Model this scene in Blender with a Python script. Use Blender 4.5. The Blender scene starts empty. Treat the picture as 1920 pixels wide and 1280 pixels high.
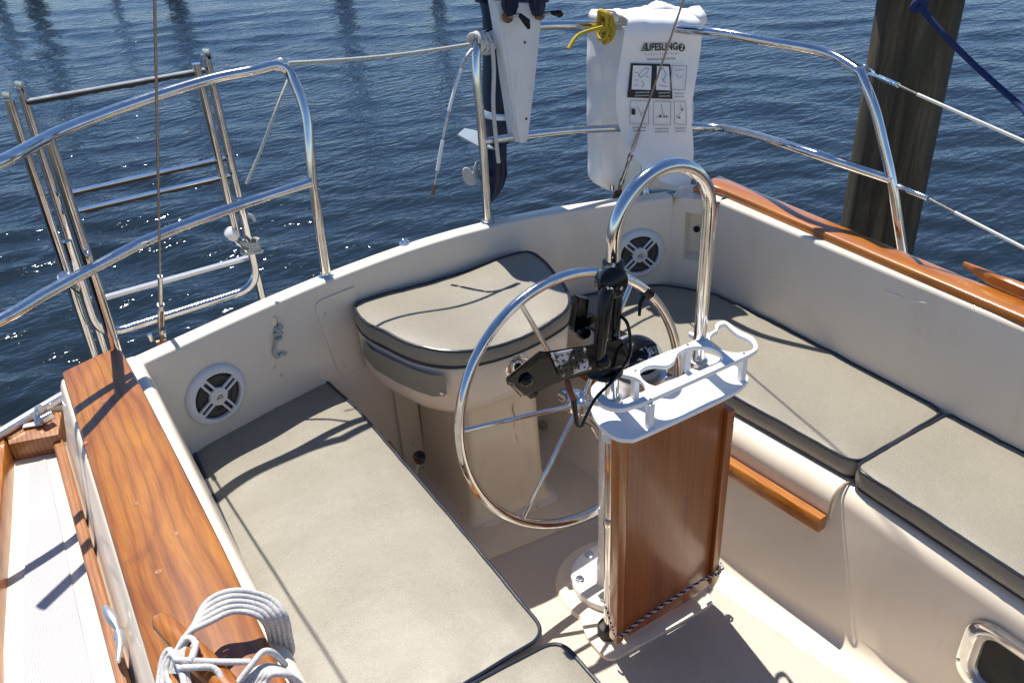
import bpy, bmesh, math, random
from mathutils import Vector as V, Matrix, noise
from mathutils.geometry import delaunay_2d_cdt
random.seed(7)
pi = math.pi; rad = math.radians
sc = bpy.context.scene; COL = sc.collection

# ------------------------------------------------------------ camera (solved from the photograph's vanishing points)
FPX = 1594.263; CAMH = 1.85; CC = V((0, 0, CAMH))
RX = V((.8454, -.3154, .4309)).normalized()
RY = V((-.5319, -.4176, .7364)); RY = (RY - RY.dot(RX) * RX).normalized()
RZ = RX.cross(RY)
if RZ.y > 0: RZ = -RZ
def ray(px, py):
    v = V((px - 960, py - 640, FPX)); return V((RX.dot(v), RY.dot(v), RZ.dot(v)))
def at(px, py, x=None, y=None, z=None):
    """the point of a known world plane (x=, y= or z= in metres) seen at that spot of the photograph"""
    r = ray(px, py)
    if z is not None: return CC + r * ((z - CC.z) / r.z)
    if x is not None: return CC + r * ((x - CC.x) / r.x)
    return CC + r * ((y - CC.y) / r.y)
cam = bpy.data.cameras.new('camera'); camo = bpy.data.objects.new('camera', cam); COL.objects.link(camo)
cr = V((RX.x, RY.x, RZ.x)); cd = V((RX.y, RY.y, RZ.y)); cf = V((RX.z, RY.z, RZ.z))
camo.matrix_world = Matrix(((cr.x, -cd.x, -cf.x, 0), (cr.y, -cd.y, -cf.y, 0), (cr.z, -cd.z, -cf.z, CAMH), (0, 0, 0, 1)))
cam.sensor_width = 36; cam.lens = 36 * FPX / 1920; cam.clip_end = 2000; cam.clip_start = .02
sc.camera = camo

# ------------------------------------------------------------ light
AZ, EL = rad(10), rad(66)
w = bpy.data.worlds.new('World'); sc.world = w; w.use_nodes = True
nt = w.node_tree; bg = nt.nodes['Background']; sky = nt.nodes.new('ShaderNodeTexSky')
sky.sky_type = 'NISHITA'; sky.sun_disc = False; sky.sun_elevation = EL; sky.sun_rotation = AZ
sky.air_density = .8; sky.dust_density = .0; sky.ozone_density = 5.0
mx_ = nt.nodes.new('ShaderNodeMix'); mx_.data_type = 'RGBA'; mx_.blend_type = 'MULTIPLY'; mx_.inputs[0].default_value = 1
mx_.inputs[7].default_value = (.90, .95, 1.03, 1); nt.links.new(sky.outputs[0], mx_.inputs[6]); nt.links.new(mx_.outputs[2], bg.inputs[0]); bg.inputs[1].default_value = .10
sl = bpy.data.lights.new('sun', 'SUN'); sl.energy = 4.9; sl.angle = rad(.5); sl.color = (1, .95, .87)
so = bpy.data.objects.new('sun', sl); COL.objects.link(so)
sd = V((math.sin(AZ) * math.cos(EL), math.cos(AZ) * math.cos(EL), math.sin(EL)))
so.rotation_euler = sd.to_track_quat('Z', 'Y').to_euler(); so.location = (0, 0, 8)
vs = sc.view_settings; vs.view_transform = 'Standard'; vs.look = 'None'; vs.exposure = .42; vs.gamma = 1

# ------------------------------------------------------------ materials
def base_mat(name, col, rough=.5, metal=0, coat=0, coat_rough=.05, ior=1.5):
    m = bpy.data.materials.new(name); m.use_nodes = True; b = m.node_tree.nodes['Principled BSDF']
    b.inputs['Base Color'].default_value = (*col, 1); b.inputs['Roughness'].default_value = rough
    b.inputs['Metallic'].default_value = metal; b.inputs['Coat Weight'].default_value = coat
    b.inputs['Coat Roughness'].default_value = coat_rough; b.inputs['IOR'].default_value = ior
    return m, m.node_tree, b
def nd(t, ty, **k):
    n = t.nodes.new(ty)
    for a, v in k.items(): setattr(n, a, v)
    return n
def coords(t, scale=(1, 1, 1), rot=(0, 0, 0)):
    c = nd(t, 'ShaderNodeTexCoord'); mp = nd(t, 'ShaderNodeMapping')
    mp.inputs['Scale'].default_value = scale; mp.inputs['Rotation'].default_value = rot
    t.links.new(c.outputs['Object'], mp.inputs[0]); return mp.outputs[0]
def noise_n(t, vec, scale, detail=4, rough=.5, dist=0):
    n = nd(t, 'ShaderNodeTexNoise'); n.inputs['Scale'].default_value = scale; n.inputs['Detail'].default_value = detail
    n.inputs['Roughness'].default_value = rough; n.inputs['Distortion'].default_value = dist
    t.links.new(vec, n.inputs['Vector']); return n.outputs[0]
def ramp(t, fac, stops, interp='LINEAR'):
    r = nd(t, 'ShaderNodeValToRGB'); r.color_ramp.interpolation = interp
    e = r.color_ramp.elements
    while len(e) < len(stops): e.new(.5)
    for el, (p, c) in zip(e, stops): el.position = p; el.color = (*c, 1) if len(c) == 3 else c
    t.links.new(fac, r.inputs[0]); return r.outputs[0]
def mixc(t, fac, a, b, mode='MIX'):
    m = nd(t, 'ShaderNodeMix', data_type='RGBA', blend_type=mode)
    if isinstance(fac, (int, float)): m.inputs[0].default_value = fac
    else: t.links.new(fac, m.inputs[0])
    for i, q in ((6, a), (7, b)):
        if isinstance(q, tuple): m.inputs[i].default_value = (*q, 1)
        else: t.links.new(q, m.inputs[i])
    return m.outputs[2]
def bump(t, b, h, strength=.3, dist=.01, prev=None):
    n = nd(t, 'ShaderNodeBump'); n.inputs['Strength'].default_value = strength; n.inputs['Distance'].default_value = dist
    t.links.new(h, n.inputs['Height'])
    if prev is not None: t.links.new(prev, n.inputs['Normal'])
    t.links.new(n.outputs[0], b.inputs['Normal']); return n.outputs[0]
def simple(name, col, rough=.5, metal=0, coat=0, var=.08, vscale=8, grime=None, bmp=0, bscale=60):
    m, t, b = base_mat(name, col, rough, metal, coat)
    v = coords(t); n = noise_n(t, v, vscale, 6, .6)
    lo = tuple(c * (1 - var) for c in col); hi = tuple(min(1, c * (1 + var)) for c in col)
    c = ramp(t, n, [(.3, lo), (.7, hi)])
    if grime:
        g = ramp(t, noise_n(t, coords(t, (1, 1, .35)), vscale * 2.2, 8, .7), [(.56, (0, 0, 0)), (.72, (1, 1, 1))])
        c = mixc(t, g, c, grime)
    t.links.new(c, b.inputs['Base Color'])
    r = nd(t, 'ShaderNodeMapRange'); r.inputs[3].default_value = rough * .8; r.inputs[4].default_value = min(1, rough * 1.3)
    t.links.new(noise_n(t, v, vscale * 5, 5, .6), r.inputs[0]); t.links.new(r.outputs[0], b.inputs['Roughness'])
    if bmp: bump(t, b, noise_n(t, v, bscale, 3), .5, bmp)
    return m
def m_teak(name, scale, c0, c1, c2, coat=.85, swirl=.5, rough=.35, ln=1):
    m, t, b = base_mat(name, c1, rough, 0, coat, .06)
    v = coords(t, scale)
    broad = noise_n(t, v, 1.3, 4, .55, 1.8)
    gl = nd(t, 'ShaderNodeTexWave', wave_type='BANDS', bands_direction='X'); gl.inputs['Scale'].default_value = 2.6
    gl.inputs['Distortion'].default_value = 14 * swirl; gl.inputs['Detail'].default_value = 3; gl.inputs['Detail Scale'].default_value = .55; gl.inputs['Detail Roughness'].default_value = .55
    t.links.new(v, gl.inputs['Vector'])
    fine = noise_n(t, coords(t, tuple(s * (34 if s > 2 else 3.0) for s in scale)), 3.2, 6, .7, .3)
    knots = noise_n(t, coords(t), 9, 3, .5, 1.0)
    c = ramp(t, broad, [(.3, c0), (.5, c1), (.72, c2)])
    c = mixc(t, ramp(t, gl.outputs[0], [(.0, (.62 * ln, .62 * ln, .62 * ln)), (.22, (.0, .0, .0))]), c, tuple(x * .55 for x in c0))
    c = mixc(t, ramp(t, gl.outputs[0], [(.72, (0, 0, 0)), (.95, (.35, .35, .35))]), c, c2)
    c = mixc(t, ramp(t, knots, [(.66, (0, 0, 0)), (.8, (.6, .6, .6))]), c, tuple(x * .6 for x in c0))
    c = mixc(t, ramp(t, fine, [(.40, (.62 * ln, .62 * ln, .62 * ln)), (.56, (0, 0, 0))]), c, tuple(x * .6 for x in c0))
    t.links.new(c, b.inputs['Base Color'])
    spots = noise_n(t, coords(t), 34, 3, .6)
    bump(t, b, fine, .12, .002)
    rr = nd(t, 'ShaderNodeMapRange'); rr.inputs[3].default_value = .03; rr.inputs[4].default_value = .28
    t.links.new(spots, rr.inputs[0]); t.links.new(rr.outputs[0], b.inputs['Coat Roughness'])
    # brush marks and droplets in the varnish
    bn = nd(t, 'ShaderNodeBump'); bn.inputs['Strength'].default_value = .25; bn.inputs['Distance'].default_value = .0015
    t.links.new(ramp(t, spots, [(.5, (0, 0, 0)), (.75, (1, 1, 1))]), bn.inputs['Height']); t.links.new(bn.outputs[0], b.inputs['Coat Normal'])
    return m
def m_vinyl(name, col):
    m, t, b = base_mat(name, col, .5, 0, .12, .35)
    v = coords(t)
    big = noise_n(t, v, 5, 6, .6); fleck = noise_n(t, v, 420, 2, .5)
    c = ramp(t, big, [(.3, tuple(x * .9 for x in col)), (.7, tuple(x * 1.08 for x in col))])
    c = mixc(t, ramp(t, fleck, [(.42, (0, 0, 0)), (.66, (.55, .55, .55))]), c, tuple(min(1, x * 1.55) for x in col))
    st = ramp(t, noise_n(t, v, 11, 8, .75), [(.6, (0, 0, 0)), (.78, (.4, .4, .4))])
    c = mixc(t, st, c, tuple(x * .68 for x in col))
    t.links.new(c, b.inputs['Base Color'])
    wa = nd(t, 'ShaderNodeTexChecker'); wa.inputs['Scale'].default_value = 330; t.links.new(v, wa.inputs[0])
    n1 = bump(t, b, wa.outputs['Fac'], .4, .0009)
    bump(t, b, noise_n(t, v, 9, 4), .5, .008, n1)
    return m
def m_steel(name, rough=.1, tint=(.78, .77, .75)):
    m, t, b = base_mat(name, tint, rough, 1)
    v = coords(t); n = noise_n(t, v, 30, 6, .65)
    t.links.new(ramp(t, n, [(.25, tuple(x * .78 for x in tint)), (.6, tint)]), b.inputs['Base Color'])
    r = nd(t, 'ShaderNodeMapRange'); r.inputs[3].default_value = rough * .5; r.inputs[4].default_value = rough * 2.2
    t.links.new(noise_n(t, v, 55, 6, .7), r.inputs[0]); t.links.new(r.outputs[0], b.inputs['Roughness'])
    return m
def m_rope(name, col, scale=260):
    m, t, b = base_mat(name, col, .85)
    v = coords(t)
    wv = nd(t, 'ShaderNodeTexChecker'); wv.inputs['Scale'].default_value = scale * 1.3; t.links.new(v, wv.inputs[0])
    n = noise_n(t, v, scale, 3, .6)
    c = ramp(t, n, [(.35, tuple(x * .72 for x in col)), (.6, col)]); t.links.new(c, b.inputs['Base Color'])
    n1 = bump(t, b, wv.outputs['Fac'], .5, .0012); bump(t, b, n, .5, .0015, n1)
    return m
M = {}
M['gel'] = simple('cream_gelcoat', (.80, .70, .56), .36, 0, .25, .03, 2.5, grime=(.73, .62, .46))
M['gel2'] = simple('aged_gelcoat', (.78, .66, .48), .34, 0, .3, .06, 3, grime=(.66, .53, .35))
M['white'] = simple('white_plastic', (.80, .80, .79), .3, 0, .1, .02, 6)
M['paint'] = simple('white_enamel', (.82, .81, .80), .25, 0, .4, .03, 6)
M['spk'] = simple('pale_speaker_plastic', (.70, .71, .70), .45, 0, 0, .03, 8)
M['vinyl'] = m_vinyl('taupe_woven_vinyl', (.240, .217, .168))
M['pipe'] = simple('navy_piping', (.018, .022, .035), .3, 0, .3, .2, 60, bmp=.0004, bscale=300)
M['steel'] = m_steel('polished_stainless', .085)
M['steel2'] = m_steel('dull_stainless', .26, (.56, .54, .51))
M['bronze'] = simple('aged_bronze', (.20, .13, .085), .4, .9, 0, .3, 40)
M['wire'] = simple('stay_wire', (.30, .28, .26), .4, .8, 0, .3, 200, bmp=.0005, bscale=500)
M['black'] = simple('black_plastic', (.005, .005, .006), .13, 0, 0, .2, 30)
M['rubber'] = simple('dark_rubber', (.03, .028, .025), .6, 0, 0, .3, 30)
M['navy'] = simple('navy_motor_paint', (.006, .014, .04), .32, 0, 0, .25, 18, grime=(.05, .06, .08))
M['rope'] = m_rope('white_braid', (.70, .675, .64))
M['rope2'] = m_rope('weathered_line', (.50, .53, .48))
M['yellow'] = m_rope('yellow_braid', (.62, .44, .035))
M['blue'] = m_rope('blue_braid', (.012, .028, .12))
M['fabric'] = simple('white_bag_fabric', (.84, .84, .84), .7, 0, 0, .03, 10, bmp=.004, bscale=17)
M['ink'] = simple('black_print', (.02, .02, .022), .6)
M['grey_ink'] = simple('grey_print', (.22, .22, .24), .6)
M['board'] = simple('white_motor_board', (.74, .74, .74), .55, 0, 0, .04, 14, grime=(.62, .60, .55))
M['dark_gap'] = simple('dark_opening', (.008, .008, .008), .7)
M['brass'] = simple('small_label', (.55, .55, .5), .5)
M['coated'] = simple('white_coated_wire', (.72, .72, .66), .4, 0, .2, .05, 20)
M['alu'] = simple('cast_aluminium', (.62, .63, .65), .32, .85, 0, .08, 50)
for q_ in ('black', 'navy'): M[q_].node_tree.nodes['Principled BSDF'].inputs['Specular IOR Level'].default_value = .28
# worn black instrument paint
m, t, b = base_mat('worn_black_metal', (.012, .012, .014), .22, 0, 0)
wn = ramp(t, noise_n(t, coords(t), 24, 9, .72), [(.62, (0, 0, 0)), (.645, (1, 1, 1))])
t.links.new(mixc(t, wn, (.006, .006, .008), (.40, .42, .45)), b.inputs['Base Color']); b.inputs['Specular IOR Level'].default_value = .3; M['worn'] = m
m, t, b = base_mat('chipped_grey_metal', (.4, .42, .46), .4, .3)
wn = ramp(t, noise_n(t, coords(t), 26, 7, .7), [(.5, (0, 0, 0)), (.53, (1, 1, 1))])
t.links.new(mixc(t, wn, (.012, .012, .015), (.42, .44, .48)), b.inputs['Base Color']); M['chipped'] = m
M['teakL'] = m_teak('varnished_teak', (5, 1.3, 5), (.20, .050, .004), (.36, .115, .009), (.50, .195, .018), .6, .6, .35, .6)
M['teak'] = m_teak('varnished_teak_rail', (11, 1.6, 11), (.29, .076, .006), (.43, .140, .011), (.53, .205, .022), .7, .2, .35, .6)
M['panel'] = m_teak('red_brown_teak', (7, 7, 1.1), (.16, .034, .002), (.245, .060, .004), (.32, .088, .006), .55, .10, .4, .15)
M['trim'] = m_teak('teak_edge_trim', (8, 8, 1.0), (.22, .052, .005), (.35, .105, .012), (.46, .16, .022), .7, .2, .35, .4)
M['old_teak'] = m_teak('weathered_teak', (12, 2.0, 12), (.26, .085, .02), (.40, .155, .04), (.48, .21, .065), .5, .3, .5)
M['scuff'] = simple('dark_scuff', (.10, .08, .06), .7)
# non-skid: fine raised ribs moulded in the gelcoat
def m_nonskid(name, col, sc_=150, rough=.5):
    m, t, b = base_mat(name, col, rough)
    v = coords(t)
    c = ramp(t, noise_n(t, v, 7, 7, .65), [(.3, tuple(x * .93 for x in col)), (.7, col)])
    t.links.new(c, b.inputs['Base Color'])
    w1 = nd(t, 'ShaderNodeTexWave', bands_direction='X'); w1.inputs['Scale'].default_value = sc_ / pi; t.links.new(v, w1.inputs[0])
    w2 = nd(t, 'ShaderNodeTexWave', bands_direction='Y'); w2.inputs['Scale'].default_value = sc_ / pi; t.links.new(v, w2.inputs[0])
    ad = nd(t, 'ShaderNodeMath', operation='MULTIPLY'); t.links.new(w1.outputs[1], ad.inputs[0]); t.links.new(w2.outputs[1], ad.inputs[1])
    bump(t, b, ad.outputs[0], .55, .0015); return m
M['skid'] = m_nonskid('ribbed_sole', (.56, .49, .405))
M['skid2'] = m_nonskid('white_deck_nonskid', (.49, .48, .49), 210)
# piling wood
m, t, b = base_mat('wet_creosote_wood', (.06, .04, .03), .75)
v = coords(t, (9, 9, .7)); n = noise_n(t, v, 2.4, 9, .72, .6)
c = ramp(t, n, [(.3, (.028, .020, .010)), (.5, (.085, .062, .033)), (.7, (.21, .16, .09))])
g = ramp(t, noise_n(t, coords(t, (2, 2, .6)), 2, 5, .6), [(.45, (0, 0, 0)), (.7, (.7, .7, .7))])
c = mixc(t, g, c, (.018, .035, .022)); t.links.new(c, b.inputs['Base Color']); bump(t, b, n, .9, .02); M['pile'] = m
# water
m, t, b = base_mat('harbour_water', (.012, .020, .027), .085, 0, 0, .05, 1.33)
b.inputs['Specular Tint'].default_value = (.70, .83, 1, 1)
v1 = coords(t, (.9, 2.0, 1), (0, 0, rad(24)))
fa = noise_n(t, v1, 7, 3, .5, .3); far_ = noise_n(t, v1, 1.6, 3, .5, .5)
n1 = bump(t, b, fa, 1, .018); bump(t, b, far_, .6, .03, n1)
M['water'] = m

# ------------------------------------------------------------ mesh helpers
def tag(o, label=None, cat=None, group=None, kind=None):
    if label: o['label'] = label
    if cat: o['category'] = cat
    if group: o['group'] = group
    if kind: o['kind'] = kind
    return o
def origin(o):
    p = V((0, 0, 0))
    while o: p = p + V(o.location); o = o.parent
    return p
def empty(name, loc, label, cat, group=None):
    o = bpy.data.objects.new(name, None); o.location = loc; o.empty_display_size = .05; COL.objects.link(o)
    return tag(o, label, cat, group)
def obj(name, bm, mat, parent=None, ang=40, label=None):
    bmesh.ops.remove_doubles(bm, verts=bm.verts, dist=1e-6)
    bmesh.ops.recalc_face_normals(bm, faces=bm.faces)
    off = origin(parent) if parent else V((0, 0, 0))
    for vv in bm.verts: vv.co -= off
    for f in bm.faces: f.smooth = True
    for e in bm.edges:
        if len(e.link_faces) == 2 and e.calc_face_angle(0) > rad(ang): e.smooth = False
    me = bpy.data.meshes.new(name); bm.to_mesh(me); bm.free(); me.materials.append(M[mat] if isinstance(mat, str) else mat)
    o = bpy.data.objects.new(name, me); COL.objects.link(o); o.parent = parent
    if label: o['label'] = label
    return o
def objs(name, bms, mat, parent):
    for b_ in bms: obj(name, b_, mat, parent)
def single(name, bm, mat, label, cat, group=None, ang=40, kind=None):
    return tag(obj(name, bm, mat, None, ang), label, cat, group, kind)
B = bmesh.new
def grid(bm, rows, closed=False, cap=False):
    vr = [[bm.verts.new(p) for p in r] for r in rows]
    for i in range(len(vr) - 1):
        n = len(vr[i])
        for j in range(n if closed else n - 1):
            k = (j + 1) % n
            try: bm.faces.new((vr[i][j], vr[i][k], vr[i + 1][k], vr[i + 1][j]))
            except ValueError: pass
    if cap:
        for r in (vr[0], vr[-1]):
            try: bm.faces.new(r)
            except ValueError: pass
    return vr
def fillet(pts, r, n=6, closed=False):
    pts = [V(p) for p in pts]; out = []; N = len(pts)
    for i, p in enumerate(pts):
        rr = r[i] if isinstance(r, (list, tuple)) else r
        if (not closed and i in (0, N - 1)) or rr <= 0: out.append(p); continue
        a, c = pts[i - 1], pts[(i + 1) % N]
        da, dc = (a - p), (c - p); la, lc = da.length, dc.length
        d = min(rr, la * .48, lc * .48); A = p + da / la * d; Cc = p + dc / lc * d
        for k in range(n + 1):
            s = k / n; out.append(A * (1 - s) ** 2 + p * 2 * s * (1 - s) + Cc * s * s)
    return out
def smooth(pts, n=8, closed=False):
    pts = [V(p) for p in pts]; N = len(pts); out = []
    R = range(N if closed else N - 1)
    for i in R:
        if closed: p0, p1, p2, p3 = pts[i - 1], pts[i], pts[(i + 1) % N], pts[(i + 2) % N]
        else: p0, p1, p2, p3 = pts[max(i - 1, 0)], pts[i], pts[i + 1], pts[min(i + 2, N - 1)]
        for k in range(n):
            s = k / n
            out.append(.5 * ((2 * p1) + (p2 - p0) * s + (2 * p0 - 5 * p1 + 4 * p2 - p3) * s * s + (3 * p1 - p0 - 3 * p2 + p3) * s ** 3))
    if not closed: out.append(pts[-1])
    return out
def tube(bm, pts, r, seg=16, closed=False, caps=True):
    pts = [V(p) for p in pts]; q = [pts[0]]
    for p in pts[1:]:
        if (p - q[-1]).length > 1e-5: q.append(p)
    pts = q; N = len(pts); rows = []; nrm = None
    for i in range(N):
        a = pts[i - 1] if (i > 0 or closed) else pts[i]; c = pts[(i + 1) % N] if (i < N - 1 or closed) else pts[i]
        tg = (c - a).normalized()
        if nrm is None: nrm = tg.orthogonal().normalized()
        nrm = (nrm - nrm.dot(tg) * tg).normalized(); bn = tg.cross(nrm)
        rr = r[i] if isinstance(r, (list, tuple)) else (r(i / max(1, N - 1)) if callable(r) else r)
        rows.append([pts[i] + (nrm * math.cos(2 * pi * k / seg) + bn * math.sin(2 * pi * k / seg)) * rr for k in range(seg)])
    if closed: rows.append(rows[0])
    grid(bm, rows, True, caps and not closed); return bm
def tubeb(pts, r, seg=16, closed=False): return tube(B(), pts, r, seg, closed)
def frame(o, zax, xax=None):
    z = V(zax).normalized(); x = V(xax) if xax is not None else z.orthogonal()
    x = (x - x.dot(z) * z).normalized(); y = z.cross(x); o = V(o)
    return lambda a, b_, c=0: o + x * a + y * b_ + z * c
def lathe(bm, fr, prof, seg=32, a0=0, a1=2 * pi):
    full = abs(a1 - a0 - 2 * pi) < 1e-6; n = seg if full else seg + 1
    rows = [[fr(r * math.cos(a0 + (a1 - a0) * k / seg), r * math.sin(a0 + (a1 - a0) * k / seg), h) for k in range(n)] for r, h in prof]
    grid(bm, rows, full, False)
    if full:
        for (r, h), q in ((prof[0], 0), (prof[-1], -1)):
            if r > 1e-6:
                bm.faces.new([bm.verts.new(p) for p in rows[q]])
    return bm
def box(bm, fr, x0, x1, y0, y1, z0, z1, bev=.002):
    before = set(bm.verts)
    c = [bm.verts.new(fr(x, y, z)) for x in (x0, x1) for y in (y0, y1) for z in (z0, z1)]
    fs = [bm.faces.new([c[i] for i in q]) for q in ((0, 1, 3, 2), (4, 6, 7, 5), (0, 4, 5, 1), (2, 3, 7, 6), (0, 2, 6, 4), (1, 5, 7, 3))]
    if bev:
        es = list({e for f in fs for e in f.edges}); bmesh.ops.bevel(bm, geom=es, offset=bev, segments=2, affect='EDGES', profile=.6)
    return bm
WORLD = frame((0, 0, 0), (0, 0, 1), (1, 0, 0))
def prism(bm, pts, d, bev=0):
    """closed outline (3-D points in one plane) pushed by vector d"""
    a = [bm.verts.new(p) for p in pts]; c = [bm.verts.new(V(p) + V(d)) for p in pts]; n = len(a)
    f = [bm.faces.new(a), bm.faces.new(c[::-1])] + [bm.faces.new((a[i], a[(i + 1) % n], c[(i + 1) % n], c[i])) for i in range(n)]
    if bev:
        es = [e for e in set(f[0].edges) | set(f[1].edges)]
        bmesh.ops.bevel(bm, geom=es, offset=bev, segments=2, affect='EDGES', profile=.6)
    return bm
def lerp(tab, x):
    if x <= tab[0][0]: return tab[0][1]
    for (a, p), (c, q) in zip(tab, tab[1:]):
        if x <= c: return p + (q - p) * (x - a) / (c - a)
    return tab[-1][1]
def plate(outline, holes, fr, th, bev=.0015):
    """flat plate with holes: 2-D outlines (a,b) laid in frame fr, thickness th"""
    cu = bpy.data.curves.new('tmp', 'CURVE'); cu.dimensions = '2D'; cu.fill_mode = 'BOTH'; cu.extrude = th / 2 - bev; cu.bevel_depth = bev; cu.bevel_resolution = 1; cu.offset = -bev
    for pl in [outline] + holes:
        s = cu.splines.new('POLY'); s.points.add(len(pl) - 1); s.use_cyclic_u = True
        for q, p in zip(s.points, pl): q.co = (p[0], p[1], 0, 1)
    o = bpy.data.objects.new('tmp', cu); COL.objects.link(o); dg = bpy.context.evaluated_depsgraph_get()
    me = bpy.data.meshes.new_from_object(o.evaluated_get(dg)); bm = B(); bm.from_mesh(me)
    bpy.data.objects.remove(o); bpy.data.curves.remove(cu); bpy.data.meshes.remove(me)
    for vv in bm.verts: vv.co = fr(vv.co.x, vv.co.y, vv.co.z)
    return bm
def text_bm(s, size, fn, shear=0, width=1.0, bold=0):
    cu = bpy.data.curves.new('tmp', 'FONT'); cu.body = s; cu.size = size; cu.align_x = 'CENTER'; cu.align_y = 'CENTER'; cu.shear = shear; cu.offset = bold
    cu.resolution_u = 3
    o = bpy.data.objects.new('tmp', cu); COL.objects.link(o); dg = bpy.context.evaluated_depsgraph_get()
    me = bpy.data.meshes.new_from_object(o.evaluated_get(dg)); bm = B(); bm.from_mesh(me)
    bpy.data.objects.remove(o); bpy.data.curves.remove(cu); bpy.data.meshes.remove(me)
    for vv in bm.verts: vv.co = fn(vv.co.x * width, vv.co.y)
    return bm
def join(*bms):
    a = bms[0]
    for b_ in bms[1:]:
        me = bpy.data.meshes.new('tmp'); b_.to_mesh(me); a.from_mesh(me); bpy.data.meshes.remove(me); b_.free()
    return a
def screw(bm, p, n, r=.004):
    bm = bm if isinstance(bm, list) else bm
    if isinstance(bm, list): bm.append(screw(B(), p, n, r)); return bm
    return lathe(bm, frame(p, n), [(r, 0), (r, .0008), (r * .7, .0018), (r * .25, .0016), (0, .0008)], 12)

# ------------------------------------------------------------ cushions
def resample(pts, step, closed=True):
    out = []; N = len(pts)
    for i in range(N if closed else N - 1):
        a, c = pts[i], pts[(i + 1) % N]; L = (c - a).length; k = max(1, round(L / step))
        for j in range(k): out.append(a + (c - a) * j / k)
    return out
def dist_poly(p, pts):
    d = 9
    for i in range(len(pts)):
        a, c = pts[i - 1], pts[i]; ab = c - a; L = ab.length_squared
        s = max(0, min(1, (p - a).dot(ab) / L)) if L > 0 else 0
        d = min(d, (p - a - ab * s).length)
    return d
def cushion(root, outline, rr, z0, z1, crown=.012, step=.022, seed=0, zf=None, pr=.0042, wr=.0055):
    o2 = resample(fillet([V((x, y)) for x, y in outline], rr, 7, True), step)
    N = len(o2); zf = zf or (lambda x, y: 0)
    xs = [p.x for p in o2]; ys = [p.y for p in o2]; inner = []
    x = min(xs)
    while x < max(xs):
        y = min(ys)
        while y < max(ys):
            p = V((x + random.uniform(-.003, .003), y + random.uniform(-.003, .003)))
            c = False
            for i in range(N):
                a, b_ = o2[i - 1], o2[i]
                if (a.y > p.y) != (b_.y > p.y) and p.x < (b_.x - a.x) * (p.y - a.y) / (b_.y - a.y) + a.x: c = not c
            if c and dist_poly(p, o2) > step * .45: inner.append(p)
            y += step
        x += step
    vin = list(o2) + inner
    vo, eo, fo, ov, oe, of = delaunay_2d_cdt(vin, [(i, (i + 1) % N) for i in range(N)], [], 1, 1e-6)
    bm = B(); tv = []
    edge_w = lambda p: noise.noise(V((p.x * 14, p.y * 14, seed))) * .0032 + noise.noise(V((p.x * 45, p.y * 45, seed))) * .0014
    for p in vo:
        d = dist_poly(p, o2)
        h = z1 + crown * (1 - math.exp(-d / .028)) + zf(p.x, p.y) + edge_w(p) * math.exp(-d / .02)
        h += wr * noise.noise(V((p.x * 6, p.y * 6, seed + 4.2))) * (1 - math.exp(-d / .03))
        tv.append(bm.verts.new((p.x, p.y, h)))
    for f in fo:
        try: bm.faces.new([tv[i] for i in f])
        except ValueError: pass
    cen = V((sum(xs) / N, sum(ys) / N)); rows = []
    nr = []
    for i in range(N):
        tg = (o2[(i + 1) % N] - o2[i - 1]).normalized(); n_ = V((tg.y, -tg.x))
        if n_.dot(o2[i] - cen) < 0: n_ = -n_
        nr.append(n_)
    K = 6
    for k in range(K + 1):
        s = k / K; row = []
        for i, p in enumerate(o2):
            h1 = z1 + zf(p.x, p.y) + edge_w(p); h0 = z0 + zf(p.x, p.y) * .5
            wrk = noise.noise(V((p.x * 22, p.y * 22, s * 2 + seed))) * .003 * math.sin(pi * s)
            q = p + nr[i] * (.007 * math.sin(pi * s) + wrk)
            row.append((q.x, q.y, h1 + (h0 - h1) * s))
        rows.append(row)
    grid(bm, rows, True)
    bm.faces.new([bm.verts.new(p) for p in rows[-1]])
    obj('cushion_pad', bm, 'vinyl', root, 50)
    pt = [V((p.x + nr[i].x * .002, p.y + nr[i].y * .002, z1 + zf(p.x, p.y) + edge_w(p) + .001)) for i, p in enumerate(o2)]
    pb = [V((p.x + nr[i].x * .003, p.y + nr[i].y * .003, z0 + zf(p.x, p.y) * .5 + .005)) for i, p in enumerate(o2)]
    obj('piping', tubeb(pt, pr, 8, True), 'pipe', root); obj('piping', tubeb(pb, pr * .9, 8, True), 'pipe', root)
    return o2

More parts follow.
